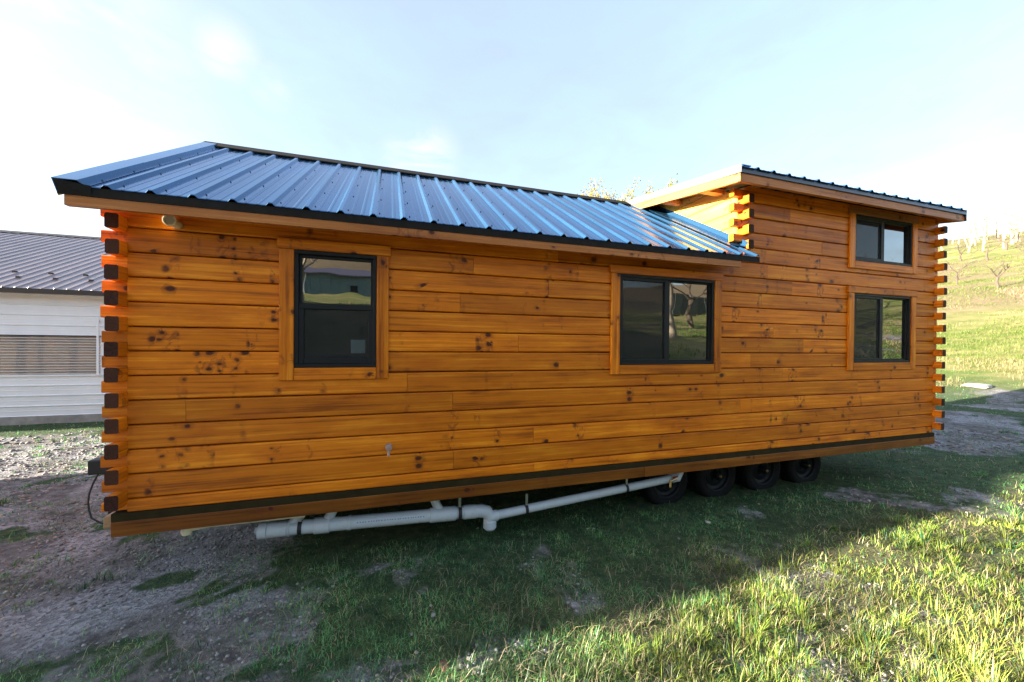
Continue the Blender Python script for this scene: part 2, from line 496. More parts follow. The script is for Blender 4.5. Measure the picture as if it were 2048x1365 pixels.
litter = sstep(-.3, -1.2, Y+(fbm(X, Y, 1.1, 63, 3)-.5)*1.2)*sstep(1.6, 3.0, X)*sstep(-5, -4, Y)*sstep(20, 12, X)
brush = np.maximum(brush, .8*litter*fbm(X, Y, 2.2, 66, 3))
def ground_material():
    M = Mat('ground_earth'); P = M.n.new('ShaderNodeTexCoord').outputs['Object']
    at = M.n.new('ShaderNodeVertexColor'); at.layer_name = 'tint'
    sp = M.n.new('ShaderNodeSeparateColor'); M.l.new(at.outputs[0], sp.inputs[0])
    n_s = M.noise(P, 60, 5, .7); n_m = M.noise(P, 9, 5, .65); n_l = M.noise(P, 1.1, 5, .6); n_x = M.noise(P, .22, 4, .6)
    v = M.n.new('ShaderNodeTexVoronoi'); v.inputs['Scale'].default_value = 42; M.l.new(P, v.inputs['Vector'])
    vs = M.n.new('ShaderNodeSeparateColor'); M.l.new(v.outputs['Color'], vs.inputs[0])
    stone = M.mix(vs.outputs[0], (.13, .13, .14), (.38, .38, .40))
    dirt = M.mix(M.remap(n_m, .3, .7), (.075, .071, .071), (.21, .202, .198))
    grav = M.mix(M.remap(n_l, .42, .60), dirt, stone)
    grav = M.mix(M.remap(n_s, .55, .8, 0, .5), grav, (.30, .28, .25))
    turf = M.mix(M.remap(n_m, .35, .7), (.026, .060, .026), (.080, .110, .050))
    turf = M.mix(M.remap(n_s, .55, .75, 0, .55), turf, (.11, .095, .065))
    # farther pasture: green and straw streaks
    past = M.mix(M.remap(n_l, .35, .68), (.105, .15, .028), (.22, .205, .075))
    past = M.mix(M.remap(n_x, .48, .66, 0, .75), past, (.36, .29, .15))
    past = M.mix(M.remap(n_s, .5, .8, 0, .4), past, (.05, .075, .02))
    turf = M.mix(sp.outputs[1], turf, past)
    turf = M.mix(M.math('MULTIPLY', sp.outputs[2], .88), turf, M.mix(M.remap(n_m, .3, .7), (.11, .085, .055), (.25, .18, .12)))
    f = M.remap(M.math('ADD', sp.outputs[0], M.math('MULTIPLY', M.math('SUBTRACT', n_m, .5), .7)), .32, .62)
    c = M.mix(f, turf, grav)
    M.set('Base Color', c); M.set('Roughness', .92); M.set('Specular IOR Level', .2)
    h = M.math('ADD', M.math('MULTIPLY', v.outputs['Distance'], .5), M.math('ADD', n_s, M.math('MULTIPLY', n_m, 1.5)))
    M.set('Normal', M.bump(h, .8, .03))
    return M.m
M_GROUND = ground_material()
farness = sstep(17, 26, .93*X+.36*Y)
farness = np.maximum(farness, sstep(4.5, 9, -Y)); farness = np.maximum(farness, sstep(12, 20, Y))
farness = np.maximum(farness, sstep(14, 24, -X))
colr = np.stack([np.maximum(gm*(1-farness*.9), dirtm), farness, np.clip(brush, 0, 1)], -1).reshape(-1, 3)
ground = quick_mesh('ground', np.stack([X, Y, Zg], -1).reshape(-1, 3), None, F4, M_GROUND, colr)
ground.data.polygons.foreach_set('use_smooth', [True]*len(ground.data.polygons))
tag(ground, kind='structure')

# ------------------------------------------------------------------ the log cabin on wheels
H = 0.1745                 # course height
XR = 9.20                  # right corner
XL_LOFT = 5.69             # left corner of the loft front
YB = 3.60                  # back wall
EAVE_Y, EAVE_Z = -.25, 2.097
SLOPE = .611
cabin = empty('log_cabin', (0, 0, 0))
tag(cabin, 'long orange log cabin on trailer wheels with dark ribbed metal roof and raised loft', 'cabin')

WINS = [  # x0, x1, z0, z1 of the frame, kind
    (1.042, 1.650, .920, 1.845, 'hung'),
    (3.980, 5.195, .923, 1.850, 'slider'),
    (7.480, 8.655, 2.248, 2.850, 'slider'),
    (7.474, 8.645, .925, 1.830, 'slider')]

def plank(x0, x1, z0, z1, y0=0.0, depth=.06, ch=.009):
    """log siding board: flat face with eased long edges"""
    m = MB()
    prof = [(y0+ch*1.2, z0), (y0+ch*.25, z0+ch*.55), (y0, z0+ch), (y0, z1-ch), (y0+ch*.25, z1-ch*.55), (y0+ch*1.2, z1), (y0+depth, z1), (y0+depth, z0)]
    return m.prism(prof, 'x', x0, x1)

JOINTS = {-1: [3.07], 0: [2.30, 6.9], 1: [3.06, 6.25], 2: [5.6], 3: [.34, 2.29, 7.6], 4: [6.26, 1.9], 5: [5.75], 6: [2.9, 6.6],
          7: [6.1], 8: [2.35, 7.0], 9: [3.2], 10: [2.47, 6.4], 11: [3.3, 6.0], 12: [2.0, 6.7], 13: [6.9], 14: [], 15: [6.35], 16: []}
for k in range(-1, 17):
    z0 = k*H + .0035 if k >= 0 else -.092
    z1 = (k+1)*H - .0035
    if k == 16: z1 = 2.975
    xa = 0.0 if k <= 11 else XL_LOFT
    xb = XR
    if k == 12:
        xa = 0.0; z1 = 13*H-.0035
    cuts = []
    for (a, b, c, d, _) in WINS:
        if z1 > c-.02 and z0 < d+.02: cuts.append((a-.03, b+.03, c-.03, d+.03))
    jn = sorted(j for j in JOINTS.get(k, []) if xa < j < xb)
    segs = []; st = xa
    for j in jn+[xb]:
        segs.append((st, j)); st = j
    for (a, b) in segs:
        a2 = a + (.0012 if a > xa else 0); b2 = b - (.0012 if b < xb else 0)
        # split the board round window openings
        parts = [(a2, b2, z0, z1)]
        for (ca, cb, cc, cd) in cuts:
            nxt = []
            for (p0, p1, q0, q1) in parts:
                if p1 <= ca or p0 >= cb or q1 <= cc or q0 >= cd: nxt.append((p0, p1, q0, q1)); continue
                if p0 < ca: nxt.append((p0, ca, q0, q1))
                if p1 > cb: nxt.append((cb, p1, q0, q1))
                l, r = max(p0, ca), min(p1, cb)
                if q0 < cc - .03: nxt.append((l, r, q0, cc))
                if q1 > cd + .03: nxt.append((l, r, cd, q1))
            parts = nxt
        for (p0, p1, q0, q1) in parts:
            if k == 12 and p0 < XL_LOFT:      # the top board under the main eave stays below the roof
                if p1 > XL_LOFT:
                    plank(p0, XL_LOFT, q0, min(q1, 2.20)).build('log', W_X, cabin)
                    plank(XL_LOFT, p1, q0, q1).build('log', W_X, cabin)
                    continue
                q1 = min(q1, 2.20)
            if p1-p0 > .01 and q1-q0 > .008:
                plank(p0, p1, q0, q1, y0=random.uniform(0, .003)).build('log', W_X, cabin)
# chinking board behind the grooves
MB().box(0, XR, .062, .075, -.09, 2.2).box(XL_LOFT, XR, .062, .075, 2.202, 2.93).build('wall_sheathing', M_DARKWOOD, cabin)

# side logs with dark end grain at the corners, tongues of the front logs between them
def side_log(x0, x1, z, hh, y0, y1, name='log_end'):
    m = MB(); ch = .009
    prof = [(x0+ch, z-hh), (x1-ch, z-hh), (x1, z-hh+ch), (x1, z+hh-ch), (x1-ch, z+hh), (x0+ch, z+hh), (x0, z+hh-ch), (x0, z-hh+ch)]
    n = len(prof)
    v = [(q[0], y0, q[1]) for q in prof]+[(q[0], y1, q[1]) for q in prof]
    m.add(v, [tuple(range(n))], 0)
    m.add(v, [(i, (i+1) % n, n+(i+1) % n, n+i) for i in range(n)], 1)
    o = m.build(name, [M_END, W_Y], cabin)
    o['label'] = 'dark stained end of a side wall log'
    return o
random.seed(3)
for i in range(0, 13):                         # left corner
    side_log(-.078, -.001, i*H+.012, .29*H, -.088+random.uniform(-.006, .004), .30)
for i in range(0, 13):                         # left tongues, at mid course
    m = MB(); zc = (i-.5)*H + .012 if i else -.045
    hh = .235*H if i else .03
    x0 = -.145 + random.uniform(-.006, .005)
    m.prism([(.004, zc-hh+.006), (.010, zc-hh), (.070, zc-hh), (.070, zc+hh), (.010, zc+hh), (.004, zc+hh-.006)], 'x', x0, -.0015)
    m.build('log_tongue', W_X, cabin)
for i in range(0, 17):                         # right corner
    side_log(XR+.001, XR+.078, i*H+.010, .28*H, -.092+random.uniform(-.005, .005), .30)
for i in range(0, 17):
    m = MB(); zc = (i+.5)*H+.01; hh = .22*H
    m.prism([(.004, zc-hh+.006), (.010, zc-hh), (.070, zc-hh), (.070, zc+hh), (.010, zc+hh), (.004, zc+hh-.006)], 'x', XR+.0015, XR+.072)
    m.build('log_tongue', W_X, cabin)
for i in range(13, 17):                        # loft left corner
    side_log(XL_LOFT-.085, XL_LOFT-.004, i*H+.012, .29*H, -.075+random.uniform(-.004, .004), .30)
for i in range(13, 17):
    m = MB(); zc = (i+.5)*H+.012; hh = .24*H
    if i == 16: zc -= .01
    m.prism([(.004, zc-hh+.006), (.010, zc-hh), (.070, zc-hh), (.070, zc+hh), (.010, zc+hh), (.004, zc+hh-.006)], 'x', XL_LOFT-.215, XL_LOFT-.0015)
    m.build('log_tongue', W_X, cabin)
# side, back and loft end walls
MB().box(-.076, -.005, .08, YB, -.10, 2.25).build('end_wall', W_Y, cabin)
MB().box(XR+.005, XR+.076, .08, YB, -.10, 2.93).build('end_wall', W_Y, cabin)
MB().box(-.07, XR+.07, YB, YB+.08, -.10, 2.2).build('back_wall', W_X, cabin)
def gable(x0, x1, zlo, ztop_e, pitch, ylo=.0):
    return MB().prism([(ylo, zlo), (YB, zlo), (YB, ztop_e), (1.8, ztop_e+pitch*1.8), (ylo, ztop_e)], 'x', x0, x1)
gable(-.06, -.01, 2.16, 2.20, SLOPE).build('gable_wall', W_Y, cabin)
gable(XR+.01, XR+.07, 2.9, 2.935, .168).build('gable_wall', W_Y, cabin)
W_LOFT = wood('sunlit_loft_pine', 'y', base=(.68, .37, .06), light=(.74, .44, .10), dark=(.52, .25, .04), red=.15)  # base colour raised so the end wall looks more strongly sunlit
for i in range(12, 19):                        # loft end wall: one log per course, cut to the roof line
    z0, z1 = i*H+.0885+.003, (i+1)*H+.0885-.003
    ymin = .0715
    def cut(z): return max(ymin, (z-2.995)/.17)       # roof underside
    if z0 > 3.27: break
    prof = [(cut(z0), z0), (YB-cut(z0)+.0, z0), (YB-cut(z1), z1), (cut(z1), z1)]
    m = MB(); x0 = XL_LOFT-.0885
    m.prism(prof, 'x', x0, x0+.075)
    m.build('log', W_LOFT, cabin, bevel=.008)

# skirt
MB().box(-.088, XR+.04, -.004, .10, -.150, -.0925).build('flashing_strip', M_BAND, cabin)
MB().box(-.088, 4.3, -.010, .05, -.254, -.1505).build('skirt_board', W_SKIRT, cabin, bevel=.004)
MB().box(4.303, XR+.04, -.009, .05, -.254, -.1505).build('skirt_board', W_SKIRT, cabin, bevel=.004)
MB().box(-.145, -.089, .02, .12, -.20, -.115).build('sill_block', W_RAW, cabin, bevel=.005)
MB().box(-.02, XR, .06, YB, -.245, -.12).build('underfloor', M_DARKWOOD, cabin)
MB().box(.3, 4.4, 1.15, YB-.2, -.62, -.247).box(8.0, XR-.4, 1.15, YB-.2, -.55, -.247).box(4.41, 7.99, 1.45, YB-.9, -.50, -.247).build('added_shade_block', M_DARKWOOD, cabin)  # dark blocks added to deepen the shade below the floor

# --- windows
def window(spec):
    x0, x1, z0, z1, kind = spec
    y0, y1 = -.012, .055
    t = .030
    root = MB()
    for (a, b, c, d) in ((x0, x1, z1-t, z1), (x0, x1, z0, z0+t), (x0, x0+t, z0+t, z1-t), (x1-t, x1, z0+t, z1-t)):
        root.box(a, b, y0, y1, c, d)
    w = root.build('window', M_FRAME, cabin, bevel=.003)
    # casing boards, 2 cm proud of the logs
    c = .102; yc0, yc1 = -.024, .0
    top = min(z1+.084, z1+.09)
    MB().box(x0-.118, x1+.112, yc0-.004, yc1, z1+.0015, top).build('casing', W_FASCIA if z1 > 2.5 else W_X, w, bevel=.004)
    MB().box(x0-c, x0-.001, yc0, yc1, z0-.098, z1).build('casing', W_Z, w, bevel=.004)
    MB().box(x1+.001, x1+c-.005, yc0, yc1, z0-.094, z1).build('casing', W_Z, w, bevel=.004)
    MB().box(x0+.001, x1-.001, yc0+.002, yc1, z0-.098, z0-.002).build('casing', W_X, w, bevel=.004)
    a, b, lo, hi = x0+t, x1-t, z0+t, z1-t
    if kind == 'hung':
        zm = lo + .53*(hi-lo)
        m = MB()
        for q in ((a, b, zm-.022, zm+.022), (a, a+.036, lo, zm-.022), (b-.036, b, lo, zm-.022), (a+.036, b-.036, lo, lo+.048)):
            m.box(q[0], q[1], -.004, .03, q[2], q[3])
        m.build('sash', M_FRAME, w, bevel=.003)
        m = MB()
        for q in ((a, a+.018, zm+.022, hi), (b-.018, b, zm+.022, hi), (a+.018, b-.018, hi-.022, hi)):
            m.box(q[0], q[1], .012, .04, q[2], q[3])
        m.build('sash', M_FRAME, w, bevel=.003)
        MB().box(a+.015, b-.015, .030, .036, zm+.02, hi-.02).build('pane', M_GLASS, w)
        MB().box(a+.034, b-.034, .018, .024, lo+.046, zm-.02).build('pane', M_GLASS, w)
        MB().box(b-.034-.135, b-.034-.025, .0155, .0165, lo+.085, lo+.195).build('sticker', M_STICKER, w)
        s_ = MB().box(a+.036, b-.036, .006, .0075, lo+.048, zm-.022).build('insect_screen', M_SCREEN, w)
    else:
        xm = a + .50*(b-a)
        m = MB()
        for q in ((xm-.05, xm+.012, lo, hi), (a, a+.014, lo, hi), (a+.014, xm-.05, hi-.03, hi), (a+.014, xm-.05, lo, lo+.03)):
            m.box(q[0], q[1], -.003, .026, q[2], q[3])
        m.build('sash', M_FRAME, w, bevel=.003)
        m = MB()
        for q in ((xm+.012, xm+.028, lo, hi), (b-.016, b, lo, hi), (xm+.028, b-.016, hi-.016, hi), (xm+.028, b-.016, lo, lo+.018)):
            m.box(q[0], q[1], .012, .04, q[2], q[3])
        m.build('sash', M_FRAME, w, bevel=.003)
        MB().box(a+.012, xm-.048, .018, .024, lo+.028, hi-.028).build('pane', M_GLASS, w)
        MB().box(xm+.026, b-.014, .030, .036, lo+.016, hi-.014).build('pane', M_GLASS, w)
        MB().box(a+.014, xm-.05, .006, .0075, lo+.03, hi-.03).build('insect_screen', M_SCREEN, w)
    return w
for wsp in WINS: window(wsp)

# --- ribbed metal roof
def rib_profile(x0, x1, first, pitch=.2286):
    """(x, height) polyline of the ribbed sheet between x0 and x1"""
    pts = [(x0, 0.0)]
    n0 = math.floor((x0-first)/pitch)-1
    for n in range(n0, n0+60):
        c = first + n*pitch
        for (dx, h) in ((-.030, 0), (-.011, .019), (.011, .019), (.030, 0), (.068, 0), (.074, .002), (.086, .002), (.092, 0), (.136, 0), (.142, .002), (.154, .002), (.160, 0)):
            x = c+dx
            if x0+.001 < x < x1-.001: pts.append((x, h))
    pts.append((x1, 0.0))
    return pts
def roof_sheet(xa, xb, first, ylo, zlo, yhi, slope, lift, parent, mat, name='roof_sheet', thick=.0012):
    L = math.hypot(1, slope); nrm = (0, -slope/L, 1/L)
    if yhi < ylo: nrm = (0, slope/L, 1/L)
    prof = rib_profile(xa, xb, first)
    m = MB(); v = []
    zhi = zlo + slope*abs(yhi-ylo)
    for (y, z) in ((ylo, zlo), (yhi, zhi)):
        for (x, h) in prof:
            v.append((x, y+nrm[1]*(h+lift), z+nrm[2]*(h+lift)))
    n = len(prof)
    m.add(v, [(i, i+1, n+i+1, n+i) for i in range(n-1)])
    # lower rim: a thin visible sheet edge
    v2 = [v[i] for i in range(n)] + [(q[0], q[1]-.001, q[2]-.006) for q in v[:n]]
    m.add(v2, [(i, i+1, n+i+1, n+i) for i in range(n-1)])
    return m.build(name, mat, parent)
FIRST = .0292
RIDGE_Y = 1.806; RIDGE_Z = EAVE_Z + SLOPE*(RIDGE_Y-EAVE_Y)
edges = [-.215] + [FIRST + .2286*n - .034 for n in (4, 8, 12, 16, 20)] + [5.565]
for i in range(len(edges)-1):
    xb = edges[i+1] + (.06 if i < len(edges)-2 else 0)
    roof_sheet(edges[i], xb, FIRST, EAVE_Y-.012, EAVE_Z-.008, RIDGE_Y, SLOPE, .0015*(i % 2), cabin, M_ROOF)
    roof_sheet(edges[i], xb, FIRST, 2*RIDGE_Y-EAVE_Y, EAVE_Z-.008, RIDGE_Y, SLOPE, .0015*(i % 2), cabin, M_ROOF)
ca, sa = 1/math.hypot(1, SLOPE), SLOPE/math.hypot(1, SLOPE)
def up(x, y, lift):        # point on the front roof slope, lifted off it
    z = EAVE_Z + SLOPE*(y-EAVE_Y)
    return (x, y - sa*lift, z + ca*lift)
# rake trim: a folded strip in two lengths, with a drop to the sheet
for (ya, yb, dl) in ((EAVE_Y-.014, .42, .002), (.40, RIDGE_Y, .0)):
    m = MB()
    prof = [(-.228, -.075), (-.228, .030+dl), (-.105, .030+dl), (-.078, .004+dl), (-.045, .004+dl), (-.045, .001+dl), (-.082, .001+dl), (-.108, .026+dl), (-.222, .026+dl), (-.222, -.075)]
    v = [up(x, ya, l) for x, l in prof] + [up(x, yb, l) for x, l in prof]
    n = len(prof)
    m.add(v, [tuple(range(n))[::-1], tuple(range(n, 2*n))] + [(i, (i+1) % n, n+(i+1) % n, n+i) for i in range(n)])
    m.build('rake_trim', M_ROOF, cabin)
m = MB(); m.add([up(-.222, EAVE_Y-.014, .03), up(-.045, EAVE_Y-.014, .004), (-.045, EAVE_Y-.013, EAVE_Z-.07), (-.205, EAVE_Y-.013, EAVE_Z-.075)], [(0, 1, 2, 3)])
m.build('trim_end_cap', M_DRIP, cabin)
# ridge cap
m = MB()
for (xa, xb, dz) in ((-.235, 2.75, .002), (2.72, 5.40, 0.0)):
    q = [(RIDGE_Y-.15, RIDGE_Z-.15*SLOPE+.026+dz), (RIDGE_Y-.012, RIDGE_Z+.030+dz), (RIDGE_Y+.012, RIDGE_Z+.030+dz), (RIDGE_Y+.15, RIDGE_Z-.15*SLOPE+.026+dz),
         (RIDGE_Y+.15, RIDGE_Z-.15*SLOPE+.014), (RIDGE_Y, RIDGE_Z+.015), (RIDGE_Y-.15, RIDGE_Z-.15*SLOPE+.014)]
    m.prism(q, 'x', xa, xb)
m.build('ridge_cap', M_DRIP, cabin)
# flashing against the loft wall
m = MB()
prof = [(5.375, .024), (5.53, .026), (XL_LOFT-.087, .026), (XL_LOFT-.087, .085), (XL_LOFT-.090, .085), (XL_LOFT-.090, .030), (5.53, .030), (5.372, .028)]
v = [up(x, EAVE_Y+.22, l) for x, l in prof] + [up(x, RIDGE_Y, l) for x, l in prof]; n = len(prof)
m.add(v, [tuple(range(n))[::-1], tuple(range(n, 2*n))] + [(i, (i+1) % n, n+(i+1) % n, n+i) for i in range(n)])
m.build('wall_flashing', M_ROOF, cabin)
# drip edge, fascia, soffit of the main roof
MB().prism([(EAVE_Y-.008, EAVE_Z-.012), (EAVE_Y-.010, EAVE_Z-.071), (EAVE_Y-.002, EAVE_Z-.071), (EAVE_Y, EAVE_Z-.010)], 'x', -.212, 5.555).build('drip_edge', M_DRIP, cabin)
m = MB()
m.prism([(EAVE_Y-.004, 2.025), (EAVE_Y-.004, 1.962), (EAVE_Y+.034, 1.962), (EAVE_Y+.034, 2.04)], 'x', -.182, 4.849); m.build('fascia_board', W_FASCIA, cabin)
m = MB()
m.prism([(EAVE_Y-.004, 2.025), (EAVE_Y-.004, 1.962), (EAVE_Y+.034, 1.962), (EAVE_Y+.034, 2.04)], 'x', 4.852, 5.30); m.build('fascia_board', W_FASCIA, cabin)
MB().prism([(EAVE_Y+.035, 2.045), (-.001, 2.185), (-.001, 2.20), (EAVE_Y+.035, 2.06)], 'x', -.18, 5.555).build('soffit', W_X, cabin)
MB().prism([(EAVE_Y+.035, 2.0), (0, 2.13), (0, 2.235), (EAVE_Y+.035, 2.08)], 'x', -.18, -.14).build('rake_board', W_Y, cabin)
L_ = RIDGE_Y-EAVE_Y
MB().prism([(EAVE_Y+.04, 2.03), (RIDGE_Y, RIDGE_Z-.10), (RIDGE_Y, RIDGE_Z-.02), (EAVE_Y+.04, 2.10)], 'x', -.180, -.145).build('rake_board', W_Y, cabin)
# screws: on the flats beside each rib, in rows
def screws(x_list, ys, fn, parent, r=.0065):
    m = MB()
    for x in x_list:
        for y in ys:
            base = Vector(fn(x, y, .0005)); nn = Vector(fn(x, y, .0105))-base
            ax = Vector((1, 0, 0)); ay = nn.cross(ax).normalized()
            ring = [base + (ax*math.cos(a)+ay*math.sin(a))*r for a in (k*math.pi/3 for k in range(6))]
            m.add(ring + [base+nn], [(k, (k+1) % 6, 6) for k in range(6)])
    o = m.build('screws', M_SCREW, parent); o['kind'] = 'stuff'; return o
screws([FIRST+.2286*n+.045 for n in range(0, 24)], [EAVE_Y+.07, EAVE_Y+.5, EAVE_Y+.95, EAVE_Y+1.4, EAVE_Y+1.8], up, cabin)
screws([-.062], [EAVE_Y+.12+.33*k for k in range(6)], lambda x, y, l: up(x, y, l+.006), cabin)

# --- loft roof
LZ, LP = 3.005, .170
LRY = 1.80
lx = [5.272, 5.272+.9144, 5.272+1.8288, 5.272+2.7432, 5.272+3.6576, 9.285]
for i in range(len(lx)-1):
    roof_sheet(lx[i], lx[i+1]+(.05 if i < len(lx)-2 else 0), 5.492, EAVE_Y-.030, LZ+.010, LRY, LP, .0015*(i % 2), cabin, M_ROOF)
    roof_sheet(lx[i], lx[i+1]+(.05 if i < len(lx)-2 else 0), 5.492, 2*LRY-EAVE_Y, LZ+.010, LRY, LP, .0015*(i % 2), cabin, M_ROOF)
MB().prism([(EAVE_Y-.014, LZ+.006), (EAVE_Y-.022, 2.957), (EAVE_Y-.002, 2.957), (EAVE_Y, LZ+.006)], 'x', 5.268, 9.285).build('drip_edge', M_TRIM, cabin)
MB().box(5.310, 9.235, EAVE_Y-.006, EAVE_Y+.034, 2.866, 2.957).build('fascia_board', W_FASCIA, cabin, bevel=.003)
MB().prism([(EAVE_Y+.035, 2.945), (.0, 2.985), (.0, 3.0), (EAVE_Y+.035, 2.96)], 'x', 5.31, 9.235).build('soffit', W_FASCIA, cabin)
def lslope(y, dz): return LZ + LP*(y-EAVE_Y) + dz
W_RAKE = wood('rake_pine', 'y', base=(.46, .20, .06), light=(.56, .27, .10), dark=(.30, .1, .03), red=.2)
MB().prism([(EAVE_Y-.006, lslope(EAVE_Y, -.052)), (LRY, lslope(LRY, -.052)), (LRY, lslope(LRY, -.145)), (EAVE_Y-.006, 2.866)], 'x', 5.272, 5.309).build('rake_board', W_RAKE, cabin)
MB().prism([(EAVE_Y-.026, lslope(EAVE_Y, .034)), (LRY, lslope(LRY, .034)), (LRY, lslope(LRY, -.058)), (EAVE_Y-.026, lslope(EAVE_Y, -.05))], 'x', 5.262, 5.2715).build('rake_trim', M_RAKE, cabin)
MB().prism([(EAVE_Y-.026, lslope(EAVE_Y, .034)), (LRY, lslope(LRY, .034)), (LRY, lslope(LRY, .024)), (EAVE_Y-.026, lslope(EAVE_Y, .024))], 'x', 5.2716, 5.40).build('rake_trim', M_ROOF, cabin)
MB().prism([(EAVE_Y+.035, lslope(EAVE_Y, -.055)), (LRY, lslope(LRY, -.06)), (LRY, lslope(LRY, -.03)), (EAVE_Y+.035, lslope(EAVE_Y, -.025))], 'x', 5.31, XL_LOFT-.012).build('soffit', W_FASCIA, cabin)
for y in (.30, 1.0):
    MB().box(5.3095, XL_LOFT-.086, y-.045, y+.045, lslope(y, -.135), lslope(y, -.085)).build('lookout', W_RAKE, cabin)
MB().prism([(EAVE_Y-.02, 2.87), (LRY, lslope(LRY, -.13)), (LRY, lslope(LRY, .03)), (EAVE_Y-.02, LZ+.03)], 'x', 9.286, 9.296).build('rake_trim', M_TRIM, cabin)
MB().prism([(EAVE_Y, 2.87), (LRY, lslope(LRY, -.13)), (LRY, lslope(LRY, -.01)), (EAVE_Y, LZ-.01)], 'x', 9.240, 9.285).build('rake_board', W_Y, cabin)

# --- chassis and wheels
for y in (.95, 2.65):
    MB().box(-.6, XR-.05, y-.05, y+.05, -.46, -.246).build('chassis_beam', M_STEEL, cabin)
def make_wheel(c, side):
    """side -1: outer face towards -y"""
    s = side; R = .325
    t = MB()
    w = .20
    prof = [(.200, 0), (.222, -.006), (.262, -.014), (.292, -.012), (.312, .004), (.322, .022), (R, .035), (R, .060), (R-.006, .063), (R-.006, .071), (R, .074),
            (R, .105), (R-.006, .108), (R-.006, .116), (R, .119), (R, w-.035), (.318, w-.012), (.28, w), (.20, w)]
    t.lathe([(r, q*(-s)) for r, q in prof], (0, 0, 0), 'y', 40)
    o = t.build('wheel', M_BLACK, cabin, smooth=True)
    o.location = c
    r = MB()
    r.lathe([(.205, 0), (.200, -.004), (.188, .004), (.182, .03), (.150, .045), (.135, .038), (.095, .030), (.085, .040), (.055, .042), (.052, .045)], (0, 0, 0), 'y', 32)
    if s > 0: r.v = [(a, -b, c_) for a, b, c_ in r.v]
    ro = r.build('rim', M_RIM, o, smooth=True)
    h = MB(); h.lathe([(.048, .043), (.046, .0), (.040, -.030), (.030, -.042), (.001, -.046)], (0, 0, 0), 'y', 20)
    for k in range(5):
        a = 2*math.pi*k/5+.3
        h.lathe([(.010, .042), (.010, .018), (.006, .012), (.001, .012)], (.075*math.cos(a), 0, .075*math.sin(a)), 'y', 6)
    if s > 0: h.v = [(a, -b, c_) for a, b, c_ in h.v]
    h.build('hub', M_RIM, o, smooth=True)
    cp = MB(); cp.lathe([(.019, -.040), (.019, -.056), (.016, -.060), (.001, -.062)], (0, 0, 0), 'y', 14)
    if s > 0: cp.v = [(a, -b, c_) for a, b, c_ in cp.v]
    cp.build('hub_cap', M_BRASS, o, smooth=True)
    return o
for x in (5.02, 5.80, 6.595, 7.385):
    make_wheel((x, .50, -.545), -1)
    make_wheel((x, YB-.50, -.545), 1)
    MB().tube([(x, .62, -.545), (x, YB-.62, -.545)], .045, 8).build('axle', M_STEEL, cabin)

# --- plumbing on the facade
vt = MB(); vt.lathe([(.030, .02), (.030, -.085), (.040, -.086), (.041, -.112), (.034, -.113), (.034, -.104), (.001, -.104)], (.288, 0, 1.962), 'y', 24)
vent = vt.build('vent_pipe', M_CREAM, cabin, smooth=True)
hol = MB()
for i in range(-3, 4):
    for j in range(-3, 4):
        q = (i+.5*(j % 2), j*.88)
        if math.hypot(*q) < 3.1:
            hol.lathe([(.0030, -.1046), (.0001, -.1047)], (.288+q[0]*.0092, 0, 1.962+q[1]*.0092), 'y', 6)
hol.build('grille_hole', M_SCREW, vent)['kind'] = 'stuff'
fa = MB()
fa.lathe([(.030, .0), (.030, -.006), (.022, -.010), (.013, -.012), (.013, -.05), (.017, -.052), (.017, -.072), (.011, -.075), (.001, -.076)], (1.752, 0, .246), 'y', 18)
fa.tube([(1.752, -.060, .246), (1.752, -.085, .225), (1.752, -.095, .190)], [.012, .012, .013], 10)
fau = fa.build('garden_tap', plain('weathered_brass', (.30, .19, .14), .5, .3, var=.3, scale=40), cabin, smooth=True)
kn = MB(); kn.lathe([(.024, -.078), (.026, -.083), (.026, -.092), (.018, -.096), (.001, -.096)], (1.752, 0, .258), 'y', 14)
kn.build('tap_handle', plain('tap_knob_paint', (.34, .22, .18), .5), fau, smooth=True)

# drain line slung below the skirt
PA, PB = Vector((.757, .20, -.419)), Vector((2.585, .20, -.483))
d4 = (PB-PA).normalized()
pm = MB(); pm.tube([PA, PB-d4*.02], .0572, 20)
pipe = pm.build('drain_pipe', M_PVC, cabin, smooth=True)
def coupling(a, b, r, name='coupling'):
    m = MB(); m.tube([PA+d4*a, PA+d4*(a+.004), PA+d4*(b-.004), PA+d4*b], [r-.004, r, r, r-.004], 20)
    return m.build(name, M_PVC, pipe, smooth=True)
coupling(-.01, .055, .066); coupling(.055, .20, .0615); coupling(.205, .22, .064)
coupling(.40, .52, .0665); coupling(.66, .69, .0625); coupling(1.36, 1.60, .0655); coupling(1.67, 1.80, .0645)
m = MB(); m.tube([PA-d4*.035, PA-d4*.008], .030, 4); m.build('cleanout_plug', M_PVC, pipe)
def tee(a, dx):
    m = MB(); q = PA+d4*a
    m.tube([q+Vector((0, .0, 0)), q+Vector((dx*.55, .02, .075)), q+Vector((dx, .035, .17))], .040, 14)
    return m.build('branch_fitting', M_PVC, pipe, smooth=True)
tee(.47, .10); tee(1.48, -.09); tee(.20, .14)
# elbow and drop at the right end of the big pipe
m = MB(); m.tube([PB-d4*.05, PB+d4*.02, PB+Vector((.075, .0, -.018)), PB+Vector((.10, 0, -.06)), PB+Vector((.105, -.0, -.13))], [.060, .062, .060, .058, .056], 18)
m.build('elbow', M_PVC, pipe, smooth=True)
m = MB(); q = PB+Vector((.105, 0, 0)); m.tube([q+Vector((0, 0, -.10)), q+Vector((0, 0, -.104)), q+Vector((0, 0, -.17)), q+Vector((0, 0, -.174))], [.055, .064, .064, .058], 18); m.build('coupling', M_PVC, pipe, smooth=True)
m = MB(); m.tube([q+Vector((0, 0, -.175)), q+Vector((0, 0, -.188))], .052, 16); m.build('end_cap', M_GALV, pipe)
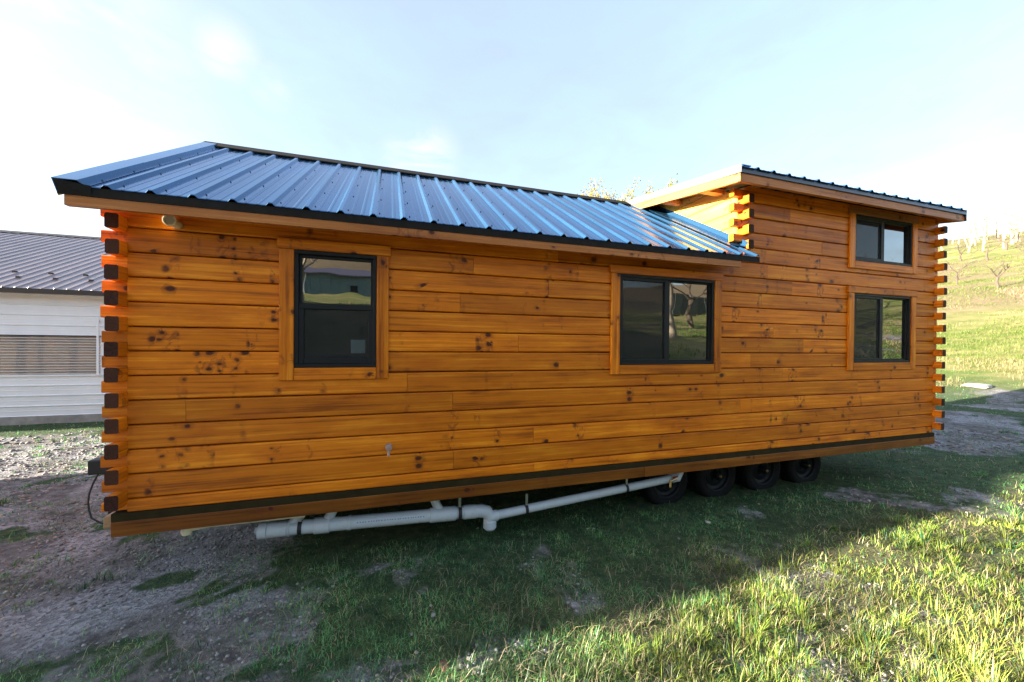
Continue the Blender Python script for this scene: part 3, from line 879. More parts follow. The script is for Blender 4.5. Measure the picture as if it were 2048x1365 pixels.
# smaller pipe that climbs to the gate valve
QA, QB = Vector((2.70, .19, -.545)), Vector((4.86, .20, -.385))
d3 = (QB-QA).normalized()
m = MB(); m.tube([QA-d3*.02, QB], .0425, 18)
sp_ = m.build('drain_pipe', M_PVC, cabin, smooth=True)
m = MB(); m.tube([QA-d3*.03, QA+d3*.004, QA+d3*.06, QA+d3*.064], [.046, .052, .052, .046], 18); m.build('coupling', M_PVC, sp_, smooth=True)
m = MB(); m.tube([QB-d3*.05, QB+d3*.03, QB+Vector((.08, .02, .05)), QB+Vector((.10, .03, .12))], [.050, .054, .052, .05], 16); m.build('elbow', M_PVC, sp_, smooth=True)
m = MB(); m.tube([QB+Vector((-.10, -.05, -.02)), QB+Vector((-.06, -.055, .0)), QB+Vector((-.02, -.055, .01))], .014, 8); m.tube([QB+Vector((-.09, -.05, .0)), QB+Vector((-.10, -.06, -.075))], .013, 8)
vv = m.build('valve', M_BRASS, sp_, smooth=True)
MB().obox(QB+Vector((-.045, -.07, .035)), d3*.035, (0, .008, 0), (0, 0, .006)).build('valve_handle', M_RED, sp_)
def strap(P, d, r, ztop, parent):
    m = MB(); n = 16; a_ = d.cross(Vector((0, 1, 0))).normalized(); b_ = d.cross(a_)
    v = []
    for off in (-.016, .016):
        for k in range(n):
            an = 2*math.pi*k/n
            v.append(P + d*off + (a_*math.cos(an)+b_*math.sin(an))*(r+.004))
    m.add(v, [(k, (k+1) % n, n+(k+1) % n, n+k) for k in range(n)])
    m.build('strap', M_STEEL, parent)
    m = MB(); q = P - Vector((0, r*.4, 0))
    m.obox((q.x, q.y, (P.z+r*.8+ztop)/2), (.012, 0, 0), (0, .002, 0), (0, 0, max((ztop-P.z-r*.8)/2, .01)))
    m.build('hanger', M_GALV, parent)
strap(PA+d4*.295, d4, .0575, -.27, pipe); strap(PA+d4*1.635, d4, .0655, -.30, pipe)
strap(QA+d3*.36, d3, .043, -.36, sp_); strap(QA+d3*1.52, d3, .043, -.30, sp_)
# blue print line on the pipe
m = MB(); random.seed(5)
for k in range(26):
    t = .74+.58*k/26+random.uniform(0, .006); q = PA+d4*t
    a = math.radians(18); rr = .0576
    c = Vector((q.x, q.y-math.cos(a)*rr, q.z+math.sin(a)*rr)); u_ = Vector((0, math.sin(a), math.cos(a)))
    m.add([c-d4*random.uniform(.003, .008)-u_*.005, c+d4*.006-u_*.005, c+d4*.006+u_*.005, c-d4*.006+u_*.005], [(0, 1, 2, 3)])
m.build('pipe_print', M_GREYPRINT, pipe)['kind'] = 'stuff'
# cream water line and its capped elbow
m = MB(); m.tube([(.32, .10, -.30), (.46, .10, -.286), (1.10, .12, -.300)], .016, 10); wl_ = m.build('water_line', M_CREAM, cabin, smooth=True)
m = MB(); m.lathe([(.001, -.03), (.028, -.026), (.036, -.005), (.034, .02), (.022, .034), (.018, .06)], (.305, .10, -.31), 'z', 16); m.build('elbow', M_CREAM, wl_, smooth=True)
# junction box and cord on the left end
jb = MB().box(-.36, -.21, .24, .34, .125, .235).build('junction_box', M_STEEL, cabin, bevel=.008)
m = MB(); m.tube([(-.30, .25, .13), (-.32, .235, .07), (-.335, .22, .0), (-.33, .20, -.06), (-.31, .175, -.11), (-.28, .15, -.16), (-.22, .14, -.20), (-.15, .14, -.22)], .006, 6); m.build('power_cord', M_STEEL, cabin, smooth=True)
MB().box(-.21, -.077, .26, .32, .15, .20).build('bracket', M_STEEL, cabin)
m = MB(); m.tube([(-.2, .3, .235), (-.1, .2, .33)], .007, 6); m.build('power_cord', M_STEEL, cabin)

# ------------------------------------------------------------------ white barn behind the left corner
M_SIDING = plain('white_painted_steel', (.80, .82, .84), .38, var=.05, scale=2)
M_BROOF = roof_metal('brown_roof_metal', (.20, .165, .175), .34, .6)
M_CONC = plain('concrete', (.30, .29, .27), .85, var=.25, scale=5, bump=.4)
M_DKTRIM = plain('dark_brown_trim', (.035, .025, .022), .5)
M_TAN = plain('tan_plywood', (.70, .55, .38), .8, var=.3, scale=3)
M_POST = plain('weathered_post', (.09, .05, .038), .8, var=.3)
def clear_sheet():
    M = Mat('clear_corrugated_plastic'); M.set('Base Color', (.82, .72, .62, 1)); M.set('Roughness', .35)
    tr = M.n.new('ShaderNodeBsdfTransparent'); tr.inputs[0].default_value = (.95, .88, .8, 1)
    tl = M.n.new('ShaderNodeBsdfTranslucent'); tl.inputs[0].default_value = (.6, .5, .4, 1)
    a = M.n.new('ShaderNodeMixShader'); a.inputs[0].default_value = .4
    M.l.new(M.b.outputs[0], a.inputs[1]); M.l.new(tl.outputs[0], a.inputs[2])
    mx = M.n.new('ShaderNodeMixShader'); mx.inputs[0].default_value = .48
    M.l.new(tr.outputs[0], mx.inputs[1]); M.l.new(a.outputs[0], mx.inputs[2]); M.l.new(mx.outputs[0], M.out.inputs[0])
    return M.m
M_CLEAR = clear_sheet()
BY = 8.80
barn = empty('barn', (-7, BY, -.83))
barn_parts = []
BX0, BX1 = -24.0, -1.2
def bpart(mb, name, mat, **k):
    mb.v = [(a+7, b-BY, c+.83) for a, b, c in mb.v]
    return mb.build(name, mat, barn, **k)
def siding_prof(z0, z1, first, pitch=.245):
    pts = [(z0, 0.0)]
    k = math.floor((z0-first)/pitch)-1
    for n in range(k, k+12):
        c = first+n*pitch
        for dz, h in ((-.022, 0), (-.008, .020), (.008, .020), (.022, 0), (.115, 0), (.121, .003), (.133, .003), (.139, 0)):
            if z0+.002 < c+dz < z1-.002: pts.append((c+dz, h))
    pts.append((z1, 0.0)); return pts
def siding(x0, x1, z0, z1, first):
    p = siding_prof(z0, z1, first); m = MB(); n = len(p)
    v = [(x0, BY-h, z) for z, h in p]+[(x1, BY-h, z) for z, h in p]
    m.add(v, [(i, i+1, n+i+1, n+i) for i in range(n-1)])
    return bpart(m, 'siding_sheet', M_SIDING)
xs_ = [BX0, -20, -16, -12, -8.4, -4.6, BX1]
for i in range(6):
    siding(xs_[i], xs_[i+1]+.03, -.66, -.17, .316-.245*3); siding(xs_[i], xs_[i+1]+.03, -.175, .316, .316-.245*1)
    siding(xs_[i], xs_[i+1]+.03, 1.276, 1.79, 1.276+.245); siding(xs_[i], xs_[i+1]+.03, 1.785, 2.30, 1.276+.245*3)
siding(-5.085, BX1, .318, 1.274, .316-.245*1)
bpart(MB().box(BX0, BX1, BY-.02, BY+.25, -1.1, -.655), 'foundation', M_CONC)
bpart(MB().box(BX0, BX1, BY-.035, BY-.001, .290, .330), 'ledge', M_SIDING)
bpart(MB().box(BX0, BX1, BY-.028, BY-.001, 1.262, 1.280), 'window_head', M_DKTRIM)
# strip window of ribbed clear plastic with posts and boards behind
m = MB(); p = []
z = .330
while z < 1.262: p += [(z, 0.0), (z+.018, .014), (z+.036, .014), (z+.054, 0.0)]; z += .0663
n = len(p)
m.add([(BX0, BY+.02-h, z) for z, h in p]+[(-5.09, BY+.02-h, z) for z, h in p], [(i, i+1, n+i+1, n+i) for i in range(n-1)])
bpart(m, 'clear_panel', M_CLEAR)
for k in range(14):
    z = .345+.0663*k
    bpart(MB().box(BX0, -5.09, BY-.006, BY+.004, z, z+.010), 'window_slat', M_SIDING)
for x, w_ in ((-6.62, .10), (-6.27, .035), (-5.66, .09), (-8.0, .1), (-9.5, .1), (-11.5, .1), (-13.5, .1)):
    bpart(MB().box(x-w_/2, x+w_/2, BY+.045, BY+.16, .1, 1.5), 'post', M_POST)
bpart(MB().add([(-6.85, BY+.10, 1.27), (-6.65, BY+.10, 1.03), (-6.60, BY+.10, 1.03), (-6.72, BY+.10, 1.27), (-6.85, BY+.14, 1.27), (-6.65, BY+.14, 1.03), (-6.60, BY+.14, 1.03), (-6.72, BY+.14, 1.27)],
      [(0, 1, 2, 3), (4, 7, 6, 5), (0, 4, 5, 1), (2, 6, 7, 3), (1, 5, 6, 2), (3, 7, 4, 0)]), 'brace', M_POST)
for k in range(5):
    bpart(MB().box(BX0, BX1-.05, BY+.35+.01*(k % 2), BY+.38+.01*(k % 2), -.2+.38*k, .17+.38*k), 'inner_board', M_TAN)
# frame post / downspout at the right
bpart(MB().box(-5.125, -5.085, BY-.075, BY-.035, .30, 1.72), 'downspout', M_SIDING, bevel=.006)
bpart(MB().box(-5.13, -5.08, BY-.034, BY-.02, 1.60, 1.66).box(-5.13, -5.08, BY-.034, BY-.02, .40, .46), 'bracket', M_GALV)
# roof
BE_Y, BE_Z, BR_Y, BR_Z = BY-.30, 2.36, BY+5.0, 4.76
bs = (BR_Z-BE_Z)/(BR_Y-BE_Y)
def bup(x, y, l): q = math.hypot(1, bs); return (x, y-bs/q*l, BE_Z+bs*(y-BE_Y)+l/q)
x = BX0-.3
while x < BX1:
    for (ya, yb) in ((BE_Y, BR_Y), (2*BR_Y-BE_Y, BR_Y)):
        o = roof_sheet(x, x+.945, x+.03, ya, BE_Z, yb, bs, 0.0, barn, M_BROOF)
        o.location = (7, -BY, .83)
    x += .9144
bpart(MB().box(BX0-.3, BX1+.45, BE_Y-.015, BE_Y+.01, BE_Z-.12, BE_Z-.004), 'eave_trim', M_DKTRIM)
bpart(MB().box(BX0-.3, BX1+.4, BE_Y+.01, BY, BE_Z-.09, BE_Z-.06), 'soffit', M_TAN)
bpart(MB().prism([(BR_Y-.2, BR_Z-.2*bs+.03), (BR_Y, BR_Z+.045), (BR_Y+.2, BR_Z-.2*bs+.03), (BR_Y, BR_Z+.02)], 'x', BX0-.3, BX1+.4), 'ridge_cap', M_DKTRIM)
for r_, (y, off) in enumerate(((BE_Y+.62, 0.0), (BE_Y+1.02, .2286))):
    for k in range(12):
        x = -9.6+.6858*k+off*1.5+.03
        b0, b1, b2, b3 = bup(x-.04, y, .022), bup(x+.04, y, .022), bup(x+.04, y+.07, .022), bup(x-.04, y+.07, .022)
        t0, t1 = bup(x-.04, y+.02, .065), bup(x+.04, y+.02, .065)
        bpart(MB().add([b0, b1, b2, b3, t0, t1], [(0, 1, 5, 4), (1, 2, 5), (2, 3, 4, 5), (3, 0, 4), (0, 3, 2, 1)]), 'snow_guard', M_DKTRIM)
bpart(gable(BX1-.05, BX1, -.6, 2.3, .47), 'end_wall', M_SIDING) if False else None
m = MB(); m.prism([(BY+.01, -.66), (2*BR_Y-BY, -.66), (2*BR_Y-BY, 2.35), (BR_Y, BR_Z-.06), (BY+.01, 2.35)], 'x', BX1-.04, BX1); bpart(m, 'end_wall', M_SIDING)
m = MB(); m.prism([(BY+.01, -.66), (2*BR_Y-BY, -.66), (2*BR_Y-BY, 2.35), (BR_Y, BR_Z-.06), (BY+.01, 2.35)], 'x', BX0, BX0+.04); bpart(m, 'end_wall', M_SIDING)
bpart(MB().box(BX0, BX1, 2*BR_Y-BY-.05, 2*BR_Y-BY, -.66, 2.3), 'back_wall', M_SIDING)
tag(barn, 'white ribbed metal barn with brown roof and strip window behind the cabin corner', 'barn')

# ------------------------------------------------------------------ trees
def bark(name, col): return plain(name, col, .9, var=.35, scale=12, bump=.5)
M_BARK = bark('grey_brown_bark', (.075, .058, .045))
M_BARKL = bark('pale_bark', (.26, .22, .17))
def leaf_mat():
    M = Mat('spring_leaf')
    at = M.n.new('ShaderNodeVertexColor'); at.layer_name = 'tint'
    d = M.n.new('ShaderNodeBsdfDiffuse'); t = M.n.new('ShaderNodeBsdfTranslucent'); g = M.n.new('ShaderNodeBsdfGlossy')
    g.inputs['Roughness'].default_value = .45; g.inputs['Color'].default_value = (1, 1, 1, 1)
    M.l.new(at.outputs[0], d.inputs[0]); M.l.new(at.outputs[0], t.inputs[0])
    a = M.n.new('ShaderNodeMixShader'); a.inputs[0].default_value = .38
    M.l.new(d.outputs[0], a.inputs[1]); M.l.new(t.outputs[0], a.inputs[2])
    b = M.n.new('ShaderNodeMixShader'); b.inputs[0].default_value = .03
    M.l.new(a.outputs[0], b.inputs[1]); M.l.new(g.outputs[0], b.inputs[2]); M.l.new(b.outputs[0], M.out.inputs[0])
    return M.m
M_LEAF = leaf_mat()
def grow(mb, tips, p, d, length, r, depth, rnd, spread=.6, sides=5, upb=.12):
    n = 3; pts = [p]; rad = [r]; q = p.copy(); dd = d.copy()
    for k in range(n):
        dd = (dd + Vector((rnd.gauss(0, .13), rnd.gauss(0, .13), rnd.gauss(0, .10)+upb*.3))).normalized()
        q = q + dd*(length/n); pts.append(q); rad.append(r*(1-.40*(k+1)/n))
    mb.tube(pts, rad, sides if depth > 1 else 3, caps=False)
    tips.append((q, dd))
    if depth == 0: return
    for c in range(rnd.choice((2, 3, 3))):
        t = rnd.uniform(.45, 1.0); i = min(int(t*n), n-1); b = pts[i].lerp(pts[i+1], t*n-i)
        ax = Vector((rnd.gauss(0, 1), rnd.gauss(0, 1), rnd.gauss(0, 1))).normalized()
        nd = (dd + ax*spread + Vector((0, 0, upb))).normalized()
        grow(mb, tips, b, nd, length*rnd.uniform(.58, .80), rad[-1]*rnd.uniform(.6, .85), depth-1, rnd, spread, max(sides-1, 3), upb)
def tree(x, y, h, label, seed, group=None, leaves=0, leafcol=(.17, .17, .03), lean=(0, 0), trunk_h=.3, r=.05, depth=4, spread=.7, mat=None, cat='tree', name='bare_tree', leaf=.09):
    rnd = random.Random(seed); zg = gz(x, y)
    root = empty(name, (x, y, zg)); tag(root, label, cat, group)
    mb = MB(); R_ = h*r
    tp = Vector((lean[0], lean[1], h*trunk_h))
    mid = tp*.5 + Vector((rnd.gauss(0, .02)*h, rnd.gauss(0, .02)*h, 0))
    mb.tube([(0, 0, -.3), (0, 0, .02*h), mid, tp], [R_*1.6, R_*1.15, R_*.9, R_*.8], 9)
    mb.build('trunk', mat or M_BARK, root, smooth=True)
    br, tips = MB(), []
    k = rnd.choice((3, 4))
    for i in range(k):
        a = 2*math.pi*(i+rnd.random()*.6)/k
        d = Vector((math.cos(a)*spread, math.sin(a)*spread, .85)).normalized()
        grow(br, tips, tp-Vector((0, 0, .03*h)), d, h*.30, R_*.55, depth, rnd, spread)
    br.build('crown', mat or M_BARK, root)
    if leaves:
        g = np.random.default_rng(seed)
        ends = np.array([list(t[0]) for t in tips]); pick = g.integers(0, len(ends), leaves)
        c = ends[pick] + g.normal(0, .018*h, (leaves, 3))
        a = g.normal(0, 1, (leaves, 3)); a /= np.linalg.norm(a, axis=1)[:, None]
        b = np.cross(a, g.normal(0, 1, (leaves, 3))); b /= np.linalg.norm(b, axis=1)[:, None]
        sz = leaf*g.uniform(.6, 1.3, (leaves, 1))
        V = np.stack([c-a*sz, c-b*sz*.6, c+a*sz, c+b*sz*.6], 1).reshape(-1, 3)
        tint = np.array(leafcol)*g.uniform(.7, 1.35, (leaves, 1))
        lf = quick_mesh('foliage', V, None, np.arange(leaves*4).reshape(-1, 4), M_LEAF, np.repeat(tint, 4, 0), root)
        lf['kind'] = 'stuff'
    return root
# leafing tree tops over the main roof ridge
for i_, (x, y, h, lab, nl, lc) in enumerate((
        (22.4, 30.6, 11.9, 'yellow green spring tree, tallest of those peeking above the cabin ridge', 5200, (.34, .28, .05)),
        (24.7, 30.0, 11.6, 'yellow green tree next to the raised loft roof, behind the ridge', 5200, (.30, .27, .06)),
        (21.2, 30.4, 11.0, 'smaller yellow tree left of the tallest one above the ridge', 3600, (.34, .29, .08)),
        (17.2, 31.5, 11.9, 'thin pale tree top, leftmost of those over the cabin ridge', 1700, (.36, .32, .14)))):
    tree(x, y, h, lab, 11+i_, 'trees beyond the cabin roof', nl, lc, depth=5, spread=.20, trunk_h=.55, name='leafing_tree', leaf=.10)
# orchard on the sunlit hill at the right edge
orch = [(52.5, 15.6, 3.6, 'bare spreading orchard tree nearest the right edge of the hillside pasture'),
        (64.0, 23.0, 3.4, 'low bare orchard tree leaning over the green strip on the hill'),
        (57.8, 20.4, 2.6, 'small bare orchard tree right beside the cabin corner on the hill'),
        (82.0, 24.0, 4.6, 'larger bare tree high on the hillside by the right edge'),
        (88.0, 30.0, 4.6, 'bare tree on the upper hillside in the middle of its row'),
        (92.0, 34.5, 4.4, 'bare tree on the upper hillside next to the cabin roof corner'),
        (104.0, 34.0, 5.2, 'bare tree near the hilltop seen faintly against the sky'),
        (75.0, 21.2, 4.0, 'bare tree below the high one at the right edge of the hill')]
for i, (x, y, h, lab) in enumerate(orch):
    tree(x, y, h, lab, 40+i, 'bare orchard trees on the hill', 0, trunk_h=.28, r=.030, depth=4, spread=1.0, mat=M_BARK)
# faint bare wood along the crest
mb = MB(); rnd = random.Random(9)
for k in range(150):
    t = rnd.uniform(112, 190); a = rnd.uniform(.98, 1.36)
    x, y = CAM[0]+t*math.sin(a), CAM[1]+t*math.cos(a); h = rnd.uniform(4.5, 9); z = gz(x, y)
    b = Vector((x, y, z-.3)); tp = Vector((x+rnd.gauss(0, .4), y+rnd.gauss(0, .4), z+h*.5))
    mb.tube([b, tp, tp+Vector((rnd.gauss(0, .5), rnd.gauss(0, .5), h*.5))], [.16, .11, .03], 4, caps=False)
    for j in range(12):
        s0 = b.lerp(tp+Vector((0, 0, h*.4)), rnd.uniform(.35, .95)); d = Vector((rnd.gauss(0, 1), rnd.gauss(0, 1), rnd.uniform(.3, 1.3))).normalized()
        e = s0+d*h*rnd.uniform(.15, .32)
        mb.tube([s0, e], [.05, .015], 3, caps=False)
        for w_ in range(2):
            e2 = s0.lerp(e, .6)+Vector((rnd.gauss(0, 1), rnd.gauss(0, 1), rnd.uniform(0, 1)))*h*.09
            mb.tube([s0.lerp(e, .5), e2], [.03, .01], 3, caps=False)
o = mb.build('far_wood', M_BARKL)
tag(o, 'pale leafless wood along the crest of the sunlit hill', 'wood', kind='stuff')

# ------------------------------------------------------------------ what stands outside the frame: it casts the shade and shows in the panes
M_BLUE = plain('blue_green_siding', (.10, .17, .20), .6, var=.15)
M_PURPLE = plain('purple_roof', (.075, .062, .105), .45, var=.15)
M_SHED = plain('grey_boards', (.22, .20, .18), .85, var=.25)
def house(x, y, wx, wy, hw, hr, label, cat, name, wall, roof, over=.4, boards=.0, axis='x', z=None):
    zg = gz(x, y)-.4 if z is None else z
    root = empty(name, (x, y, zg)); tag(root, label, cat)
    m = MB()
    if axis == 'x':
        m.prism([(-wy/2, 0), (wy/2, 0), (wy/2, hw), (0, hw+hr-.08), (-wy/2, hw)], 'x', -wx/2, wx/2)
    else:
        m.prism([(-wx/2, 0), (wx/2, 0), (wx/2, hw), (0, hw+hr-.08), (-wx/2, hw)], 'y', -wy/2, wy/2)
    m.build('wall', wall, root)
    half = (wy if axis == 'x' else wx)/2+over; ln = (wx if axis == 'x' else wy)/2+over
    zz = hw-hr*over/(half-over)
    for s in (-1, 1):
        m = MB(); pr = [(0, hw+hr), (s*half, zz), (s*half, zz+.12), (0, hw+hr+.12)]
        m.prism(pr, axis, -ln, ln); m.build('roof', roof, root)
    if boards:
        k = -(wx if axis == 'x' else wy)/2
        while k < (wx if axis == 'x' else wy)/2:
            for s in (-1, 1):
                if axis == 'x': MB().box(k-.02, k+.02, s*wy/2, s*(wy/2+.025), 0, hw-.05).build('batten', wall, root)
                else: MB().box(s*wx/2, s*(wx/2+.025), k-.02, k+.02, 0, hw-.05).build('batten', wall, root)
            k += boards
    return root
blue = house(-5.0, -47.0, 19.0, 8.0, 3.0, 1.3, 'blue green barn with a purplish roof on the bank across from the cabin', 'barn', 'barn', M_BLUE, M_PURPLE, boards=.9, z=gz(-5, -47)-1.4)
MB().box(2.6, 3.5, 4.002, 4.06, 1.0, 1.8).build('window', M_FRAME, blue)
for x in (5.5, -2.0): MB().box(x-.05, x+.05, 4.03, 4.14, 0, 2.95).build('downspout', M_SIDING, blue)
green = house(112.0, -54.0, 9.0, 9.0, 4.0, 1.8, 'pale green house on the slope far right of the cabin', 'house', 'house', plain('pale_green_siding', (.36, .46, .40), .6), M_SHED, axis='y')
for y in (-2, 0, 2): MB().box(-4.53, -4.505, y-.4, y+.4, 1.2, 2.5).build('window', M_FRAME, green)
# tall shed west of the cabin: its shadow lies over the yard
shed = empty('shed', (-11.0, 1.75, gz(-11, 1)-.2)); tag(shed, 'tall grey gambrel shed standing west of the cabin beyond the gravel', 'shed')
prof = [(-2.5, 0), (2.5, 0), (2.58, 2.5), (1.92, 3.9), (0, 5.0), (-1.92, 3.9), (-2.58, 2.5)]
MB().prism(prof, 'x', -2.6, 1.0).build('wall', M_SHED, shed)
for a, b in ((2, 3), (3, 4), (4, 5), (5, 6)):
    p0, p1 = prof[a], prof[b]
    dx, dz = p1[0]-p0[0], p1[1]-p0[1]; L2 = math.hypot(dx, dz); nx, nz2 = dz/L2, -dx/L2
    if nz2 < 0 or (nx*(p0[0]) < 0 and abs(nx) > .5): nx, nz2 = -nx, -nz2
    MB().prism([(p0[0], p0[1]), (p1[0], p1[1]), (p1[0]+nx*.06, p1[1]+nz2*.06), (p0[0]+nx*.06, p0[1]+nz2*.06)], 'x', -2.8, 1.2).build('roof', M_PURPLE, shed)
MB().box(.998, 1.04, -.9, .9, .1, 2.3).build('door', M_POST, shed)
house(-17.0, -12.5, 6.0, 16.4, 5.2, 1.6, 'long grey machine shed at the top of the bank beyond the gravel yard', 'shed', 'shed', M_SHED, M_PURPLE, axis='y', z=gz(-17, -9)-.6)
# bank across the yard: leaning trees, stack of dark panels
tree(13.3, -10.2, 7.6, 'bare apple tree with a pale leaning trunk on the bank across the yard', 71, 'trees across the yard', 0, lean=(-.5, .2), trunk_h=.44, r=.026, depth=4, spread=.9, mat=M_BARKL)
tree(1.4, -12.0, 7.0, 'slim bare tree in front of the blue green barn', 72, 'trees across the yard', 0, trunk_h=.5, r=.018, depth=4, spread=.5)
tree(9.2, -14.0, 5.5, 'low bare apple tree with wide limbs on the bank across the yard', 73, 'trees across the yard', 0, trunk_h=.25, r=.03, depth=4, spread=1.1, mat=M_BARKL)
tree(33.0, -15.0, 6.0, 'bare bushy tree on the slope right of the yard', 74, 'trees across the yard', 0, trunk_h=.25, r=.03, depth=4, spread=1.0)
M_PANEL = plain('weathered_panel', (.05, .065, .06), .5, var=.4)
for i_, (x, y, h, lab) in enumerate(((6.4, -9.0, 4.2, 'small bare tree on the shaded bank, nearest the middle of the yard'),
                                (10.8, -12.6, 5.0, 'forked bare tree on the bank beside the pale leaning trunk'),
                                (17.0, -13.0, 5.2, 'bare tree on the bank in front of the dark metal panels'),
                                (-2.5, -18.0, 6.5, 'bare tree on the shaded bank left of the blue green barn door'),
                                (27.0, -12.5, 4.5, 'low bare tree by the bare earth on the right of the bank'))):
    tree(x, y, h, lab, 81+i_, 'trees across the yard', 0, trunk_h=.3, r=.024, depth=4, spread=.9, mat=M_BARKL if i_ % 2 else M_BARK)
pan = empty('metal_panel_stack', (24.5, -20.0, gz(24.5, -20.0)-.5)); tag(pan, 'dark ribbed metal panels leaning on rails across the yard', 'panels')
for k in range(9):
    MB().box(-3.2+.7*k, -2.56+.7*k, -.1+.03*(k % 2), .0+.03*(k % 2), .5, 1.9).build('panel', M_PANEL, pan)
MB().box(-3.4, 3.4, -.2, -.12, .4, .5).build('rail', M_POST, pan)

# ------------------------------------------------------------------ grass
def sample_view(n, rmin, rmax, power, amin=-1.02, amax=.98, seed=1):
    g = np.random.default_rng(seed)
    u = g.random(n)
    if abs(power-1) < 1e-3: r = rmin*(rmax/rmin)**u
    else: r = (rmin**(1-power) + u*(rmax**(1-power)-rmin**(1-power)))**(1/(1-power))
    a = YAW + g.uniform(amin, amax, n)
    return CAM[0]+r*np.sin(a), CAM[1]+r*np.cos(a), r, g
def inside_cabin(x, y): return (x > 4.5) & (x < 8.0) & (y > .42) & (y < .75)
def blades(name, x, y, length, width, lean, az, tint, g, label, cat, mat):
    n = len(x); z = ground_z(x, y)-.012
    dx, dy = np.cos(az), np.sin(az)
    px, py = -dy, dx
    # face roughly random around the stem
    rot = g.uniform(-1.2, 1.2, n); wx = px*np.cos(rot)+dx*np.sin(rot)*.3; wy = py*np.cos(rot)+dy*np.sin(rot)*.3
    V = np.zeros((n, 5, 3))
    l1, l2 = length*.5, length
    h1 = l1*np.cos(lean*.55); o1 = l1*np.sin(lean*.55)
    h2 = h1+(l2-l1)*np.cos(lean*1.35); o2 = o1+(l2-l1)*np.sin(lean*1.35)
    for i, (h, o, w) in enumerate(((0*h1, 0*o1, width), (0*h1, 0*o1, -width), (h1, o1, width*.8), (h1, o1, -width*.8), (h2, o2, 0*width))):
        V[:, i, 0] = x+dx*o+wx*w*.5; V[:, i, 1] = y+dy*o+wy*w*.5; V[:, i, 2] = z+np.maximum(h, .004)
    b = np.arange(n)[:, None]*5
    F4_ = b+np.array([[0, 1, 3, 2]]); F3_ = b+np.array([[2, 3, 4]])
    col = np.repeat(tint[:, None, :], 5, 1)*np.array([.75, .75, 1, 1, 1.15])[None, :, None]
    o = quick_mesh(name, V.reshape(-1, 3), F3_, F4_, mat, col.reshape(-1, 3))
    return tag(o, label, cat, kind='stuff')
def tall_sunlit_mask(x, y):     # ranker grass along the lower right strip, also where its sunlit tint is painted
    return sstep(-.55, -1.3, y + .0*x + (fbm(x, y, 1.1, 63, 3)-.5)*1.2)*sstep(1.9, 3.0, x + (fbm(x, y, .9, 64, 2)-.5)*1.5)
def grass_tints(x, y, n, g, straw):
    pn = fbm(x, y, .8, 90, 3)
    tm_ = tall_sunlit_mask(x, y)[:, None]
    a = np.array([.085, .25, .085])*(1-tm_)+np.array([.21, .30, .040])*tm_; b = np.array([.15, .33, .095])*(1-tm_)+np.array([.32, .38, .065])*tm_; c = np.array([.036, .13, .058])  # brighter yellow green paints sunlight in the strip, bluish green the shade outside
    t = np.clip((pn-.35)/.3, 0, 1)[:, None]
    col = a*(1-t)+b*t
    dk = (g.random(n) < .35-.1*tm_[:, 0])[:, None]; col = np.where(dk, c, col)
    st = np.array([.46, .37, .19])*g.uniform(.6, 1.15, (n, 1))
    col = np.where((g.random(n) < straw)[:, None], st, col)
    clump = .55+.9*sstep(.3, .7, fbm(x, y, 5.0, 97, 2))[:, None]
    return col*g.uniform(.65, 1.3, (n, 1))*clump
# short turf everywhere
NB = 330000
x, y, r, g = sample_view(NB, 1.15, 24, 1.0, seed=2)
gmk = gravel_mask(x, y); pat = fbm(x, y, 1.5, 31, 4)
dens = np.clip((1-gmk)*1.15, 0, 1)*sstep(.26, .48, pat+.12*tall_sunlit_mask(x, y))*(1-.5*tall_sunlit_mask(x, y)*sstep(.45, .62, fbm(x, y, 2.4, 210, 3))) + .85*sstep(.535, .60, pat)*(gmk > .3)
barnstrip = sstep(6.9, 7.6, y)*(y < 8.75)*(x < 2)
keep = (g.random(NB) < np.maximum(dens, barnstrip)) & ~inside_cabin(x, y) & (ground_z(x, y) > -2) & ((y < 8.7) | (x > -.5))
keep &= ~((y > .9) & (y < 3.8) & (x > 0) & (x < 9.2) & (g.random(NB) < .75))
x, y, r = x[keep], y[keep], r[keep]; n = len(x)
tm = tall_sunlit_mask(x, y)
ln = (.018+.030*g.random(n)+.035*g.random(n)**3)*(1+.35*tm)
wd = .0040*np.maximum(1, r/3.6)*g.uniform(.7, 1.3, n)
blades('grass', x, y, ln*np.clip(1.15-r/60, .8, 1.15), wd, g.uniform(.3, 1.45, n), g.uniform(0, 6.283, n), grass_tints(x, y, n, g, .06+.17*tm), g,
       'short patchy spring grass over the yard in front of the cabin', 'grass', M_LEAF)
# tufts
NT = 15000
tx, ty, tr, g = sample_view(NT, 1.2, 18, .9, seed=5)
tmk = tall_sunlit_mask(tx, ty); tg = gravel_mask(tx, ty)
keep = (g.random(NT) < np.maximum(np.clip(.26+.40*tmk - .8*tg, 0, 1)*sstep(.36, .56, fbm(tx, ty, 1.4, 12, 3)+.08*tmk), .45*(tg > .4)*sstep(.55, .64, fbm(tx, ty, 1.1, 19, 3)))) & ~((ty > .35) & (ty < 3.8) & (tx > -.1) & (tx < 9.3)) & (ty < 8)
tx, ty, tr, tmk = tx[keep], ty[keep], tr[keep], tmk[keep]
nb = (16+44*g.random(len(tx))**1.5*(.5+tmk)).astype(int)
ti = np.repeat(np.arange(len(tx)), nb); n = len(ti)
size = (.42+.28*tmk)*(.40+.95*g.random(len(tx))**2.2)
rad = (.03+.075*g.random(len(tx))**1.5)
ang = g.uniform(0, 6.283, n); rr = np.sqrt(g.random(n))*rad[ti]
x = tx[ti]+rr*np.cos(ang); y = ty[ti]+rr*np.sin(ang)
ln = size[ti]*(.06+.15*g.random(n))
lean = np.clip(.12+rr/rad[ti]*.75+g.normal(0, .22, n), .02, 1.5)
